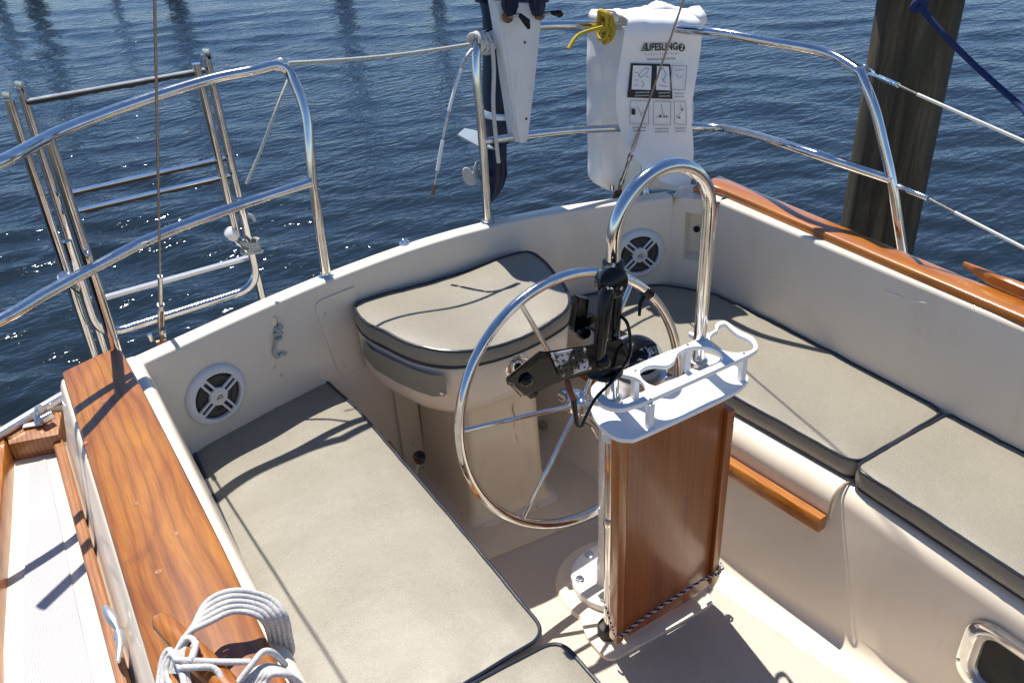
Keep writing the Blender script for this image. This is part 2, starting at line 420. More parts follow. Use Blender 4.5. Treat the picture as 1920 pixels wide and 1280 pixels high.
# ------------------------------------------------------------ water and pilings
ZW = -.45
import numpy as np
rng = np.random.RandomState(5)
def water():
    rr = [1.2]
    while rr[-1] < 420: rr.append(rr[-1] * (1.0085 if rr[-1] < 40 else 1.05))
    rr = np.array(rr); th = np.radians(np.arange(-62, 112, .36)); RRr, TT = np.meshgrid(rr, th, indexing='ij')
    X, Y = RRr * np.sin(TT), RRr * np.cos(TT)
    wx = X + .22 * np.sin(.9 * Y + .7 * X) + .12 * np.sin(2.3 * X - 1.7 * Y + 1); wy = Y + .2 * np.sin(1.1 * X - .6 * Y + 2) + .1 * np.sin(2.9 * Y + 1.3 * X)
    patch = 1 + .38 * np.sin(.55 * X + .2 * Y + 1) * np.sin(.35 * Y - .25 * X) + .22 * np.sin(1.3 * X - .8 * Y)
    Z = np.zeros_like(X)
    for k in range(64):
        lam = .10 * (.9 / .10) ** (rng.rand() ** 1.3) if k > 2 else 1.2 + 1.2 * rng.rand(); d = math.radians(24) + rng.normal() * .42
        kk = 2 * pi / lam; st = (.0245 if k > 2 else .004)
        a_ = st / kk * np.clip((lam / (RRr * .0085) - 3) / 4, 0, 1)
        ph = kk * (wx * math.sin(d) + wy * math.cos(d)) + rng.rand() * 6.28
        Z += a_ * (np.sin(ph) + .22 * np.cos(2 * ph))
    Z = ZW + Z * patch; n, m_ = X.shape
    co = np.stack([X, Y, Z], -1).reshape(-1, 3).astype(np.float32)
    idx = np.arange(n * m_).reshape(n, m_); q = np.stack([idx[:-1, :-1], idx[:-1, 1:], idx[1:, 1:], idx[1:, :-1]], -1).reshape(-1, 4).astype(np.int32)
    me = bpy.data.meshes.new('water'); me.vertices.add(len(co)); me.vertices.foreach_set('co', co.ravel()); me.loops.add(q.size); me.loops.foreach_set('vertex_index', q.ravel())
    me.polygons.add(len(q)); me.polygons.foreach_set('loop_start', np.arange(0, q.size, 4, dtype=np.int32)); me.polygons.foreach_set('use_smooth', np.ones(len(q), dtype=bool)); me.update(calc_edges=True)
    if me.polygons[0].normal.z < 0: me.flip_normals()
    me.materials.append(M['water']); o = bpy.data.objects.new('water', me); COL.objects.link(o); return o
tag(water(), 'dark blue rippled harbour water behind the boat', 'water', kind='structure')
def piling(p, r, h0, h1, label, seed=0, lean=(0, 0)):
    bm = B(); rows = []; S = 40
    for i in range(26):
        s = i / 25; z = h0 + (h1 - h0) * s
        rows.append([(p[0] + lean[0] * (z - ZW) + math.cos(2 * pi * k / S) * r * (1 - .06 * s) * (1 + .045 * noise.noise(V((math.cos(2 * pi * k / S) * 2.4, math.sin(2 * pi * k / S) * 2.4, z * .35 + seed)))),
                      p[1] + lean[1] * (z - ZW) + math.sin(2 * pi * k / S) * r * (1 - .06 * s) * (1 + .045 * noise.noise(V((math.cos(2 * pi * k / S) * 2.4, math.sin(2 * pi * k / S) * 2.4, z * .35 + seed)))), z) for k in range(S)])
    grid(bm, rows, True, True)
    return single('wood_piling', bm, 'pile', label, 'piling', 'wooden mooring pilings')
q = ray(1687, 215) / FPX * 3.35 + CC
PILE = (q.x, q.y); piling(PILE, .153, ZW - 1.2, 2.6, 'dark wooden piling standing beside the right rail, blue line tied round it', 1)
for px, h, rr in ((40, 3.05, .22), (312, 2.3, .21), (632, 1.2, .2), (812, 1.35, .13), (-30, 2.0, .18), (196, 1.3, .1)):
    p = at(px, -70, z=ZW); piling((p.x, p.y), rr, ZW - 1, ZW + h, 'distant wooden piling standing beyond the top of the view, seen as a dark reflection', px)

# ------------------------------------------------------------ the boat's moulded hull and cockpit
XF = [(-1, 1.46), (.3, 1.46), (.672, 1.453), (.897, 1.412), (1.243, 1.363), (2.15, 1.27)]
XS = [(-1, 1.478), (.6, 1.470), (.955, 1.468), (1.35, 1.434), (2.12, 1.405)]
TR = [(.0, 1.935), (.091, 1.960), (.30, 2.020), (.454, 2.060), (.652, 2.104), (.906, 2.138), (1.1, 2.142), (1.345, 2.113), (1.593, 2.036), (1.788, 1.953)]
def yT(x): 
    # smoothed transom curve
    return sum(lerp(TR, x + d) * w_ for d, w_ in ((-.09, .25), (0, .5), (.09, .25)))
boat = empty('sailboat', (1.06, 1.0, 0), 'cream fibreglass sailboat cockpit with varnished teak trim, open to the stern', 'boat')
def mside(side): return (lambda x: x) if side > 0 else (lambda x: 2.03 - x)
for s in (1, -1):
    mx = mside(s); rows = []
    for y in [-.8 + .1 * i for i in range(17)] + [.86, .9, .94, .962] + [1.0 + .08 * i for i in range(14)] + [2.16]:
        xf, xs = lerp(XF, y), lerp(XS, y) + (0 if y < .955 else .0)
        g = lambda f: xf + (xs - xf) * f
        prof = [(xf - .052, .0), (xf - .034, .003), (xf - .018, .011), (xf - .006, .024), (xf + .001, .043), (g(.3), .12), (g(.6), .22), (g(.9), .33)]
        prof += [(xs + .052 * (1 - math.cos(k / 8 * pi / 2)), .358 + .052 * math.sin(k / 8 * pi / 2)) for k in range(9)]
        prof += [(xs + .12, .41), (1.90, .41)]
        rows.append([(mx(x), y, z) for x, z in prof])
    bm = B(); grid(bm, rows); obj('seat_moulding', bm, 'gel', boat, 50)
    rows = []
    for e, y in [(.006, .964), (0, .968), (0, 1.0)] + [(0, 1.08 + .085 * i) for i in range(13)]:
        xs = lerp(XS, y) - .019 + e; R = .05
        prof = [(xs + .03, .318), (xs + .003, .318), (xs, .322), (xs, .345)]
        prof += [(xs + R * (1 - math.cos(k / 8 * pi / 2)), .364 + (R - e * .5) * math.sin(k / 8 * pi / 2)) for k in range(9)]
        prof += [(xs + .2, .4142 - e * .5), (1.88, .4142 - e * .5)]
        rows.append([(mx(x), y, z) for x, z in prof])
    bm = B(); grid(bm, rows); bm.faces.new([bm.verts.new(p) for p in rows[0]] + [bm.verts.new((mx(1.88), .964, .38)), bm.verts.new((mx(lerp(XS, .964) + .03), .964, .35))])
    obj('locker_lid', bm, 'gel', boat, 35)
    gs = [(x + (-.0012 if s > 0 else .0012), .962, z + .0012) for x, y, z in rows[1][1:14]]
    obj('lid_gasket', tubeb(smooth(gs, 3), .0024, 8), simple('tan_gasket', (.36, .27, .17), .7), boat)
# cockpit sole
bm = B(); rows = []
for y in [-.8 + .1 * i for i in range(31)]:
    xf = lerp(XF, y) - .050; rows.append([(2.03 - xf, y, 0), (1.06, y, 0), (xf, y, 0)])
grid(bm, rows); obj('cockpit_sole', bm, 'skid', boat)
bm = B()   # smooth border raised round the ribbed sole
rows = []
for y in [-.8 + .1 * i for i in range(31)]:
    xf = lerp(XF, y) - .050; rows.append([(xf - .050, y, .0), (xf - .046, y, .0035), (xf + .002, y, .0035)])
grid(bm, rows); obj('sole_border', bm, 'gel', boat)
# smooth sole at the helmsman's feet
bm = B(); prism(bm, fillet([(.76, 1.62, .0015), (1.36, 1.56, .0015), (1.34, 2.1, .0015), (.76, 2.1, .0015)], .03, 5, True), (0, 0, .0045)); obj('sole_panel', bm, 'gel2', boat)
# transom: inner face from sole to cap, cap and outer skin
bm = B(); rows = []
xs_ = [.03 + (1.788 - .03) * i / 60 for i in range(61)]
for x in xs_:
    y = yT(x); tn = V((1, (yT(x + .02) - yT(x - .02)) / .04)).normalized(); n_ = V((-tn.y, tn.x)) # pointing aft
    pr = [(.0, -.02), (.0, .3), (0, .5), (-.001, .766), (.0005, .774), (.004, .779), (.009, .780), (.047, .780), (.052, .778), (.055, .770), (.075, .6), (.12, .2), (.2, -.7)]
    rows.append([(x + n_.x * d, y + n_.y * d, z) for d, z in pr])
grid(bm, rows); obj('transom', bm, 'gel', boat, 60)
# right quarter: chamfered corner panel with a recessed pocket
c0 = V((1.788, yT(1.788), 0)); c1 = V((1.872, 1.835, 0)); dx = (c1 - c0).normalized(); nn = V((-dx.y, dx.x, 0)); nn = nn if nn.y > 0 else -nn
L = (c1 - c0).length; fr = lambda u, v_, d=0: c0 + dx * u + V((0, 0, v_)) + nn * d
bm = B(); us = [0, .045, .05, .112, .117, L]; zs = [.3, .56, .57, .72, .73, .78]
for i in range(5):
    for j in range(5):
        if i in (2,) and j in (2,): continue
        def dep(a, b_): return .05 if (a in (2, 3) and b_ in (2, 3)) else 0
        bm.faces.new([bm.verts.new(fr(us[a], zs[b_], dep(a, b_))) for a, b_ in ((i, j), (i + 1, j), (i + 1, j + 1), (i, j + 1))])
bm.faces.new([bm.verts.new(fr(us[a], zs[b_], .05)) for a, b_ in ((2, 2), (3, 2), (3, 3), (2, 3))])
grid(bm, [[fr(u, .78, d) for u in (0, L)] for d in (0, .12)])
obj('quarter_panel', bm, 'gel', boat, 30)
obj('pocket_hole', lathe(B(), frame(fr(.075, .655, .046), -nn), [(.011, 0), (.011, .003), (.007, .004), (0, .0035)], 20), 'dark_gap', boat)
# coamings
def coaming(side):
    rows = []
    for i in range(30):
        y = -.8 + (1.835 + .8) * i / 29 if side > 0 else -.8 + (2.0 + .8) * i / 29
        if side > 0:
            xb = 1.868
            pr = [(xb - .002, .36), (xb, .42), (xb + .002, .6), (xb + .003, .772), (xb + .005, .779), (xb + .009, .7825), (xb + .014, .783), (xb + .055, .783), (xb + .062, .775), (xb + .09, .60), (2.35, .585), (2.37, .56), (2.30, -.7)]
        else:
            xo = -.058 + (-.006) * (1 if y < .9 else 0)
            inn = .105 + .02 * min(1, max(0, (1.3 - y) / .8))
            pr = [(.172, .36), (.166, .42), (inn + .022, .7), (inn + .012, .775), (inn + .004, .786), (inn - .006, .789), (xo + .01, .789), (xo - .004, .785), (xo - .012, .77), (xo - .042, .625), (xo - .05, .606), (xo - .058, .60)]
        rows.append([(x, y, z) for x, z in pr])
    bm = B(); grid(bm, rows)
    if side < 0: bm.faces.new([bm.verts.new(p) for p in rows[-1]])
    return bm
obj('coaming', coaming(1), 'gel', boat, 50); obj('coaming', coaming(-1), 'gel', boat, 50)
# left side deck with toe rail
def toe_x(y): return lerp([(-1, -.36), (1.369, -.303), (1.608, -.274), (1.751, -.255), (2.031, -.222)], y)
bm = B(); rows = []
for i in range(30):
    y = -.8 + 2.83 * i / 29; tx = toe_x(y)
    rows.append([(-.10, y, .602), (-.125, y, .600), (-.15, y, .600), (tx - .06, y, .600)])
grid(bm, rows); obj('side_deck', bm, 'gel', boat)
bm = B(); rows = []
for i in range(30):
    y = -.8 + (1.985 + .8) * i / 29; tx = toe_x(y); a = lerp([(0, -.172), (1.315, -.165), (2, -.155)], y)
    rows.append([(a, y, .6005), (a - .001, y, .603), (tx + .034, y, .603), (tx + .033, y, .6005)])
grid(bm, rows); obj('deck_nonskid', bm, 'skid2', boat)
bm = B(); rows = []
for i in range(34):
    y = -.8 + (2.12 + .8) * i / 33; tx = toe_x(min(y, 2.031)); 
    rows.append([(tx + .002, y, .598), (tx, y, .645), (tx - .004, y, .652), (tx - .066, y, .652), (tx - .07, y, .645), (tx - .075, y, .59)])
grid(bm, rows); bm.faces.new([bm.verts.new(p) for p in rows[-1]]); obj('toe_rail', bm, 'teak', boat)
bm = B(); prism(bm, [V((toe_x(2.03) + .004, 2.025, .598)), V((-.112, 1.995, .598)), V((-.09, 2.10, .598)), V((toe_x(2.03) + .004, 2.118, .598))], (0, 0, .053), .003)
obj('taffrail', bm, 'old_teak', boat)
bm = B(); rows = []
for i in range(24):
    y = -.8 + 2.85 * i / 23; tx = toe_x(y); rows.append([(tx - .075, y, .62), (tx - .085, y, .5), (tx - .09, y, -.8)])
rows.append([(-.26, 2.17, .62), (-.26, 2.18, .5), (-.22, 2.3, -.8)]); rows.append([(.1, 2.02, .72), (.1, 2.06, .5), (.1, 2.2, -.8)])
grid(bm, rows); obj('hull_side', bm, 'gel', boat, 60)
# thin teak trim along the foot of the left coaming
bm = B(); rows = []
for i in range(30):
    y = -.8 + 2.8 * i / 29; rows.append([(-.108, y, .601), (-.108, y, .628), (-.112, y, .631), (-.128, y, .630), (-.131, y, .626), (-.131, y, .601)])
grid(bm, rows); bm.faces.new([bm.verts.new(p) for p in rows[-1]]); obj('coaming_trim', bm, 'old_teak', boat)
M['pale_scuff'] = simple('pale_scuff', (.86, .82, .74), .6)
for pts_ in ([(1658, 545), (1675, 551), (1697, 558)], [(1711, 563), (1730, 566), (1741, 569)], [(1440, 520), (1452, 523)]):
    obj('scuff_mark', tubeb([at(a_, b_, x=1.8695) for a_, b_ in pts_], [.0008, .0016, .0007][:len(pts_)], 6), M['pale_scuff'], boat)
# teak caps
def cap(pts_in, pts_out, z0, z1, mat, bev=.006):
    prs = []
    bm = B(); rows = []
    for a, c in zip(pts_in, pts_out):
        a, c = V(a), V(c); d = (c - a).normalized()
        rows.append([(a.x, a.y, z0), (a.x, a.y, z1 - bev), (a.x + d.x * bev * .35, a.y + d.y * bev * .35, z1 - bev * .3), (a.x + d.x * bev, a.y + d.y * bev, z1),
                     ((a.x + c.x) / 2, (a.y + c.y) / 2, z1 + .001), (c.x - d.x * bev, c.y - d.y * bev, z1), (c.x - d.x * bev * .35, c.y - d.y * bev * .35, z1 - bev * .3), (c.x, c.y, z1 - bev), (c.x, c.y, z0)])
    grid(bm, rows)
    bm.faces.new([bm.verts.new(p) for p in rows[0]]); bm.faces.new([bm.verts.new(p) for p in rows[-1]])
    return obj('teak_cap', bm, mat, boat, 50)
ys = [-.8, -.2, .3, .6, .84, 1.1, 1.4, 1.7, 1.85, 1.90, 1.935]
cap([(lerp([(-.8, 1.868), (.84, 1.876), (1.4, 1.892), (1.898, 1.908), (1.93, 1.85)], y), y) for y in ys],
    [(lerp([(-.8, 1.93), (1.0, 1.955), (1.877, 1.985), (1.94, 1.99)], y), y + lerp([(1.7, 0), (1.94, .02)], y)) for y in ys], .7845, .806, 'teak')
ysl = [-.8, -.2, .3, .6, .9, 1.2, 1.5, 1.8, 1.95, 1.985]
cap([(lerp([(-.8, .10), (.6, .10), (1.28, .099), (1.8, .088), (2.03, .079)], y), y + lerp([(1.5, 0), (1.985, .045)], y)) for y in ysl],
    [(lerp([(-.8, -.07), (.98, -.063), (1.98, -.056)], y), y) for y in ysl], .790, .812, 'teakL', .007)
for i, (a_, b_) in enumerate(((193, 752), (255, 944), (297, 1071), (160, 830), (330, 1000))):
    obj('wood_plug', lathe(B(), frame(at(a_, b_, z=.8125), (0, 0, 1)), [(.0055, 0), (.0055, .0006), (0, .0007)], 16), 'old_teak', boat)
# seat-front battens
for s in (1, -1):
    mx = mside(s)
    bm = B(); rows = []
    for y in (.967, 1.1, 1.3, 1.6, 1.9):
        x = lerp(XF, y) + (lerp(XS, y) - lerp(XF, y)) * .72 - .002
        rows.append([(mx(x), y, .287), (mx(x - .024), y, .285), (mx(x - .028), y, .289), (mx(x - .028), y, .325), (mx(x - .024), y, .330), (mx(x), y, .331)])
    grid(bm, rows, True, True); obj('seat_batten', bm, 'teak', boat)
# winch base / cleat block at the right edge, rising outboard of the right cap
bm = B(); 
a = [at(1808, 491, z=.835)]; a += [0, a[0] + V((-.01, -1.5, 0))]
zt = .845; rows = []
p0 = a[0]; p1 = a[2]
dd = (p1 - p0).normalized(); nn2 = V((-dd.y, dd.x, 0)); nn2 = nn2 if nn2.x < 0 else -nn2
for i in range(25):
    s = (i / 24) ** 1.5; c = p0 + (p1 - p0) * s; hgt = .008 + .045 * min(1, s * 9); wd = .006 + .010 * min(1, s * 6)
    rows.append([c + nn2 * wd + V((0, 0, -hgt)), c + nn2 * wd + V((0, 0, -.004)), c + nn2 * wd * .6, c - nn2 * wd * .6, c - nn2 * wd + V((0, 0, -.004)), c - nn2 * wd + V((0, 0, -hgt))])
grid(bm, rows, True, True); single('winch_block', bm, 'teak', 'raised teak block with a pointed end beside the right coaming cap', 'teak block')

# helm seat: tub, column and access flange, under the helm cushion
HO = [(.700, 2.105), (.690, 2.0), (.745, 1.80), (.815, 1.712), (.90, 1.69), (1.06, 1.69), (1.20, 1.715), (1.245, 1.80), (1.30, 2.0), (1.305, 2.105)]
ho = resample(fillet([V(p) for p in HO], [.02, .05, .07, .06, .06, .1, .06, .06, .05, .02], 5, True), .03)
cen = V((1.0, 2.0))
seat = empty('helm_box', (1.0, 1.9, 0), 'moulded cream helm seat tub on a narrow column against the transom', 'helm seat')
bm = B(); rows = []
for d, z in ((.01, .612), (.006, .606), (.004, .59), (.012, .50), (.02, .475), (.04, .455), (.07, .445)):
    rows.append([(p.x + (cen.x - p.x) * d * 2.2, p.y + (cen.y - p.y) * d * 2.2 if p.y < 2.08 else p.y, z) for p in ho])
grid(bm, rows, True, True); obj('seat_tub', bm, 'gel', seat, 50)
bm = B(); rows = []
for z, e in ((.46, -.004), (.3, 0), (.12, .004), (.04, .012), (.014, .022), (.007, .03)):
    o_ = fillet([V((.868 - e, 2.13)), V((.868 - e, 1.775 - e)), V((1.108 + e, 1.748 - e)), V((1.118 + e, 2.13))], [0, .035, .035, 0], 6, True)
    rows.append([(p.x, p.y, z) for p in o_])
grid(bm, rows, True); obj('seat_column', bm, 'gel2', seat, 50)
bm = B(); prism(bm, fillet([(.79, 2.13, .006), (.80, 1.95, .006), (.868, 1.728, .006), (1.14, 1.698, .006), (1.165, 1.9, .006), (1.165, 2.13, .006)], [0, .03, .03, .03, .03, 0], 6, True), (0, 0, .006), .002)
obj('column_flange', bm, 'gel', seat)
bm = []
for px, py in ((845, 908), (1026, 915), (865, 963), (1007, 950)): p = at(px, py, z=.0125); screw(bm, p, (0, 0, 1), .0045)
objs('screw', bm, 'steel2', seat)
for pts_ in ([(963, 756), (961, 768), (966, 782), (964, 800)], [(967, 812), (973, 836), (971, 850)], [(975, 826), (978, 842)]):
    obj('scuff_mark', tubeb([at(a_, b_, y=1.757) for a_, b_ in pts_], [.0005, .0012, .0008, .0004][:len(pts_)], 6), M['scuff'], seat)
# vertical flange up the left of the column and plate on the transom
bm = B(); fr = frame((.795, 2.075, 0), (0, -1, 0), (1, 0, 0)); 
prism(bm, [V((.79, 2.10, .01)), V((.862, 2.10, .01)), V((.862, 2.10, .46)), V((.79, 2.10, .46))], (0, .03, 0), .002); obj('column_flange', bm, 'gel2', seat)
bm = []
for z in (.12, .36): screw(bm, (.826, 2.0995, z), (0, -1, 0), .0045)
objs('screw', bm, 'steel2', seat)
bm = B(); o_ = fillet([V((.585, .735)), V((.72, .735)), V((.72, .47)), V((.625, .47))], [.03, 0, 0, .03], 6, True)
prism(bm, [V((p.x, yT(p.x) - .001, p.y)) for p in o_], (0, -.005, 0), .0015); obj('back_plate', bm, 'gel', seat)
bm = []
for x, z in ((.612, .69), (.645, .50)): screw(bm, (x, yT(x) - .006, z), (0, -1, 0), .005)
objs('screw', bm, 'steel2', seat)
# chrome socket on the tub front
sock = empty('tiller_socket', (1.0, 1.685, .572), 'round chrome socket plate with a black pin on the front of the helm seat', 'socket')
fr = frame((1.0, 1.694, .572), (-.12, -1, .1))
bm = lathe(B(), fr, [(.037, 0), (.037, .003), (.034, .0045), (.018, .005), (.017, .009), (.012, .011)], 32)
spl = obj('socket_plate', bm, 'steel', sock)
for a in (.5, 2.6, 4.7): obj('screw', screw(B(), fr(.027 * math.cos(a), .027 * math.sin(a), .0045), fr(0, 0, 1) - fr(0, 0, 0), .0035), 'steel2', spl)
obj('pin', lathe(B(), fr, [(.012, .0), (.012, .03), (.009, .034), (.009, .07), (.006, .075), (0, .075)], 20), 'black', sock)
# throttle lever
tl = empty('gear_lever', tuple(at(776, 905, x=.70)), 'chrome lever with a round black knob rising between the left seat and helm seat', 'lever')
k0 = at(787, 858, x=.70); k1 = at(776, 905, x=.70)
obj('lever_rod', tubeb([k0, k1], lambda s: .004 + .004 * s, 10), 'steel', tl)
obj('knob', lathe(B(), frame(k0 + V((0, 0, -.014)), (0, .1, 1)), [(.008, -.004), (.013, 0), (.0175, .008), (.0185, .016), (.016, .026), (.009, .032), (0, .034)], 24), 'black', tl)
# drain cap by the helm column
fr = frame(at(1018, 797, x=1.28), (-1, -.3, .2)); dc = single('drain_cap', lathe(B(), fr, [(.02, 0), (.02, .004), (.012, .006), (.011, .012), (0, .012)], 24), 'steel2', 'small dull metal cap low on the right seat front behind the wheel', 'cap')

# ------------------------------------------------------------ cushions
ZC0, ZC = .413, .468
def cush(label, cat='cushion', loc=None, group='seat cushions'): return empty('seat_cushion', loc, label, cat, group)
c = cush('long left seat cushion, taupe vinyl with navy piping, its aft end against the transom', loc=(.38, 1.5, ZC0))
LC = [(.170, 2.012), (.36, 2.062), (.580, 2.105), (.600, 1.9), (.606, 1.4), (.604, .968), (.40, .962), (.160, .958), (.156, 1.5)]
cushion(c, LC, [.015, 0, .03, 0, 0, .045, 0, .03, 0], ZC0, ZC, .006, seed=1)
c = cush('front left seat cushion, only its rounded aft corner in view beside the coiled rope', loc=(.38, .5, ZC0))
cushion(c, [(.160, .946), (.40, .950), (.618, .944), (.620, .5), (.62, .0), (.160, .0)], [.03, 0, .045, 0, .03, .03], ZC0, ZC, .006, seed=2)
c = cush('long right seat cushion running aft past the wheel under the right speaker', loc=(1.68, 1.5, ZC0))
cushion(c, [(1.43, 2.075), (1.60, 2.022), (1.745, 1.965), (1.845, 1.80), (1.862, 1.5), (1.866, .968), (1.70, .964), (1.512, .962), (1.478, 1.35), (1.45, 1.8)], [.02, 0, .02, .02, 0, .04, 0, .035, 0, 0], ZC0, ZC, .006, seed=3,
        zf=lambda x, y: 0)
c = cush('front right seat cushion at the right edge of the view, thick side facing the well', loc=(1.68, .5, ZC0))
cushion(c, [(1.500, .952), (1.70, .954), (1.866, .952), (1.87, .5), (1.87, -.2), (1.494, -.2), (1.493, .5)], [.03, 0, .03, 0, .02, .02, 0], ZC0, ZC, .006, seed=4)
c = cush('short curved helm seat cushion with a snapped side flap, against the transom', loc=(1.0, 1.9, .61))
hz = lambda x, y: -.022 * math.exp(-((x - 1.0) / .17) ** 2) + .006 + .010 * (y - 1.9)
hcO = [(.704, 2.098), (.688, 2.0), (.745, 1.795), (.82, 1.703), (.92, 1.682), (1.06, 1.684), (1.195, 1.71), (1.250, 1.80), (1.298, 2.0), (1.300, 2.085), (1.0, 2.118)]
cushion(c, hcO, [.035, .05, .07, .06, .06, .1, .06, .06, .05, .05, 0], .624, .678, .008, .02, 5, hz, .0048, .004)
fr_ = [(.688, 2.03, .552), (.690, 1.96, .540), (.712, 1.87, .535), (.738, 1.79, .538), (.762, 1.742, .540), (.784, 1.722, .543), (.792, 1.716, .552)]
rows = []
for k in range(7):
    row = []
    for x, y, zb in fr_:
        d = V((x - 1.0, y - 2.0)).normalized(); o_ = -.004 + .004 * math.sin(k * .9 + y * 20); row.append((x + d.x * (.002 + o_ * .5), y + d.y * (.002 + o_ * .5), .608 + (zb - .608) * k / 6))
    rows.append(row)
bm = B(); grid(bm, rows); bmesh.ops.solidify(bm, geom=bm.faces[:], thickness=.002); obj('side_flap', bm, 'vinyl', c)
bm = lathe(B(), frame((.779, 1.722, .553), (-.6, -.8, 0)), [(.0055, .0), (.0055, .002), (.003, .0035), (0, .0035)], 14); obj('snap', bm, 'steel', c)

# ------------------------------------------------------------ speakers
def speaker(cx, cz, R, label, spin):
    y = yT(cx); tg = V((1, (yT(cx + .05) - yT(cx - .05)) / .1, 0)).normalized(); n_ = V((tg.y, -tg.x, 0))
    e = empty('speaker', (cx, y, cz), label, 'speaker', 'round marine speakers on the transom')
    fr = frame(V((cx, y, cz)) + n_ * .001, n_, tg)
    obj('cone', lathe(B(), fr, [(R * .80, .001), (R * .80, .004), (R * .62, .006), (R * .5, .002), (R * .3, .0015), (R * .28, .006), (0, .008)], 40), M['spkdark'], e)
    obj('cone_surround', lathe(B(), fr, [(R * .66, .0052), (R * .64, .009), (R * .50, .0075), (R * .49, .004)], 40), M['spkgrey'], e)
    obj('bezel', lathe(B(), fr, [(R, 0), (R * .995, .006), (R * .95, .0115), (R * .86, .0145), (R * .78, .0155), (R * .755, .015), (R * .745, .011), (R * .745, .003)], 56), 'spk', e)
    bm = B(); hub = []
    for q in range(4):
        for sgn in (-1, 1):
            a = spin + q * pi / 2; x_ = V((math.cos(a), math.sin(a))); p_ = V((-x_.y, x_.x)) * sgn
            ff = lambda u, v_, h, x_=x_, p_=p_: fr(x_.x * u + p_.x * v_, x_.y * u + p_.y * v_, h)
            box(bm, ff, R * .28, R * .77, R * .055, R * .125, .0095, .0165, .001)
        box(bm, ff, R * .70, R * .77, -R * .06, R * .06, .0095, .0165, 0)
    lathe(bm, fr, [(R * .31, .008), (R * .31, .016), (R * .29, .018), (R * .2, .0185), (0, .0185)], 8)
    obj('grille', bm, 'spk', e, 30)
    bm = lathe(B(), fr, [(R * .185, .0186), (R * .18, .0195), (0, .0198)], 24); obj('badge', bm, 'alu', e)
    bm = B()
    for pts_ in ([(-.12, -.05), (-.02, .06), (.10, .06), (.07, .03), (.0, .03), (-.07, -.05)], [(-.05, -.06), (.08, -.06), (.12, .0), (.08, .0), (.05, -.035), (-.03, -.035)]):
        bm.faces.new([bm.verts.new(fr(a_ * R, b_ * R, .0204)) for a_, b_ in pts_])
    obj('emblem', bm, M['logo'], e)
M['spkdark'] = simple('speaker_black', (.012, .012, .012), .5); M['spkgrey'] = simple('speaker_cone', (.05, .048, .046), .6, var=.2, vscale=60)
M['logo'] = simple('blue_logo', (.03, .05, .30), .4)
p = at(395, 730, y=2.045); speaker(p.x + .004, .605, .087, 'white round speaker on the transom above the left cushion', rad(28))
p = at(1197, 462, y=2.0); speaker(p.x + .0, .595, .089, 'white round speaker on the transom behind the pedestal arch', rad(45))

# ------------------------------------------------------------ steering wheel
WSC = .97; WC = CC + (V((1.0714, 1.5096, .5239)) - CC) * WSC; WR = .352 * WSC; TW = .1756
wn_ = V((0, math.cos(TW), -math.sin(TW))) * -1   # faces forward (towards the bow)
wu = V((0, math.sin(TW), math.cos(TW)))
wfr = lambda a, r, d=0: WC + (V((1, 0, 0)) * math.cos(a) + wu * math.sin(a)) * r + wn_ * d
wheel = empty('helm', tuple(WC), 'large polished stainless steering wheel with thin round spokes', 'steering wheel')
obj('rim', tubeb([wfr(2 * pi * k / 120, WR) for k in range(120)], .0128, 18, True), 'steel', wheel)
def wang(px, py):
    r = ray(px, py); s = (WC - CC).dot(wn_) / r.dot(wn_); p = CC + r * s - WC; return math.atan2(p.dot(wu), p.x)
a0 = wang(985, 585)
hubp = WC + wn_ * .02
for k in range(6):
    a = a0 + k * pi / 3
    obj('spoke', tubeb([wfr(a, .03, .012), wfr(a, WR * .5, .006), wfr(a, WR - .008, 0)], .0062, 12), 'steel', wheel)
obj('hub', lathe(B(), frame(WC, wn_), [(.020, -.06), (.020, -.02), (.034, -.016), (.036, .0), (.034, .014), (.024, .02), (.018, .03), (.018, .046), (.008, .05), (0, .05)], 32), 'steel', wheel)
# black clamp knob on the rim
ck = empty('rim_clamp', tuple(wfr(wang(1213, 548), WR)), 'small black wing knob clamped on the upper right of the wheel rim', 'clamp')
a = wang(1213, 548); bm = tubeb([wfr(a - .035, WR), wfr(a + .035, WR)], .0165, 18); obj('clamp_ring', bm, 'black', ck)
pc = wfr(a, WR - .015); bm = tubeb([pc, pc + (WC - pc).normalized() * .02, pc + (WC - pc).normalized() * .035 + V((0, -.01, -.02))], lambda s: .008 - .004 * s, 10); obj('wing', bm, 'black', ck)

# ------------------------------------------------------------ pedestal, guard, compass
PC = V((1.065, 1.335, 0))
ped = empty('steering_pedestal', tuple(PC), 'white steering pedestal column on a round bolted base', 'pedestal')
bm = B(); lathe(bm, frame(PC, (0, 0, 1)), [(.165, .0), (.158, .010), (.135, .013), (.12, .014)], 48)
obj('moulded_plinth', bm, 'gel', ped)
bm = B(); prism(bm, fillet([(.885, 1.125, 0), (1.245, 1.115, 0), (1.255, 1.225, 0), (1.2, 1.3, 0), (.92, 1.3, 0), (.885, 1.225, 0)], .03, 5, True), (0, 0, .011), .004); obj('foot_plinth', bm, 'gel', ped)
obj('base_flange', lathe(B(), frame(PC, (0, 0, 1)), [(.121, .012), (.121, .031), (.118, .035), (.062, .037), (.055, .045), (.050, .07)], 48), 'paint', ped)
for k in range(6):
    a = k * pi / 3 + 2.75; p = PC + V((math.cos(a), math.sin(a), 0)) * .098
    obj('bolt', lathe(B(), frame(p + V((0, 0, .034)), (0, 0, 1)), [(.014, 0), (.014, .003), (.0105, .0035), (.0105, .010), (0, .011)], 6), 'steel', ped)
obj('column', lathe(B(), frame(PC, (0, 0, 1)), [(.050, .068), (.044, .10), (.044, .58), (.058, .60), (.062, .66)], 40), 'paint', ped)
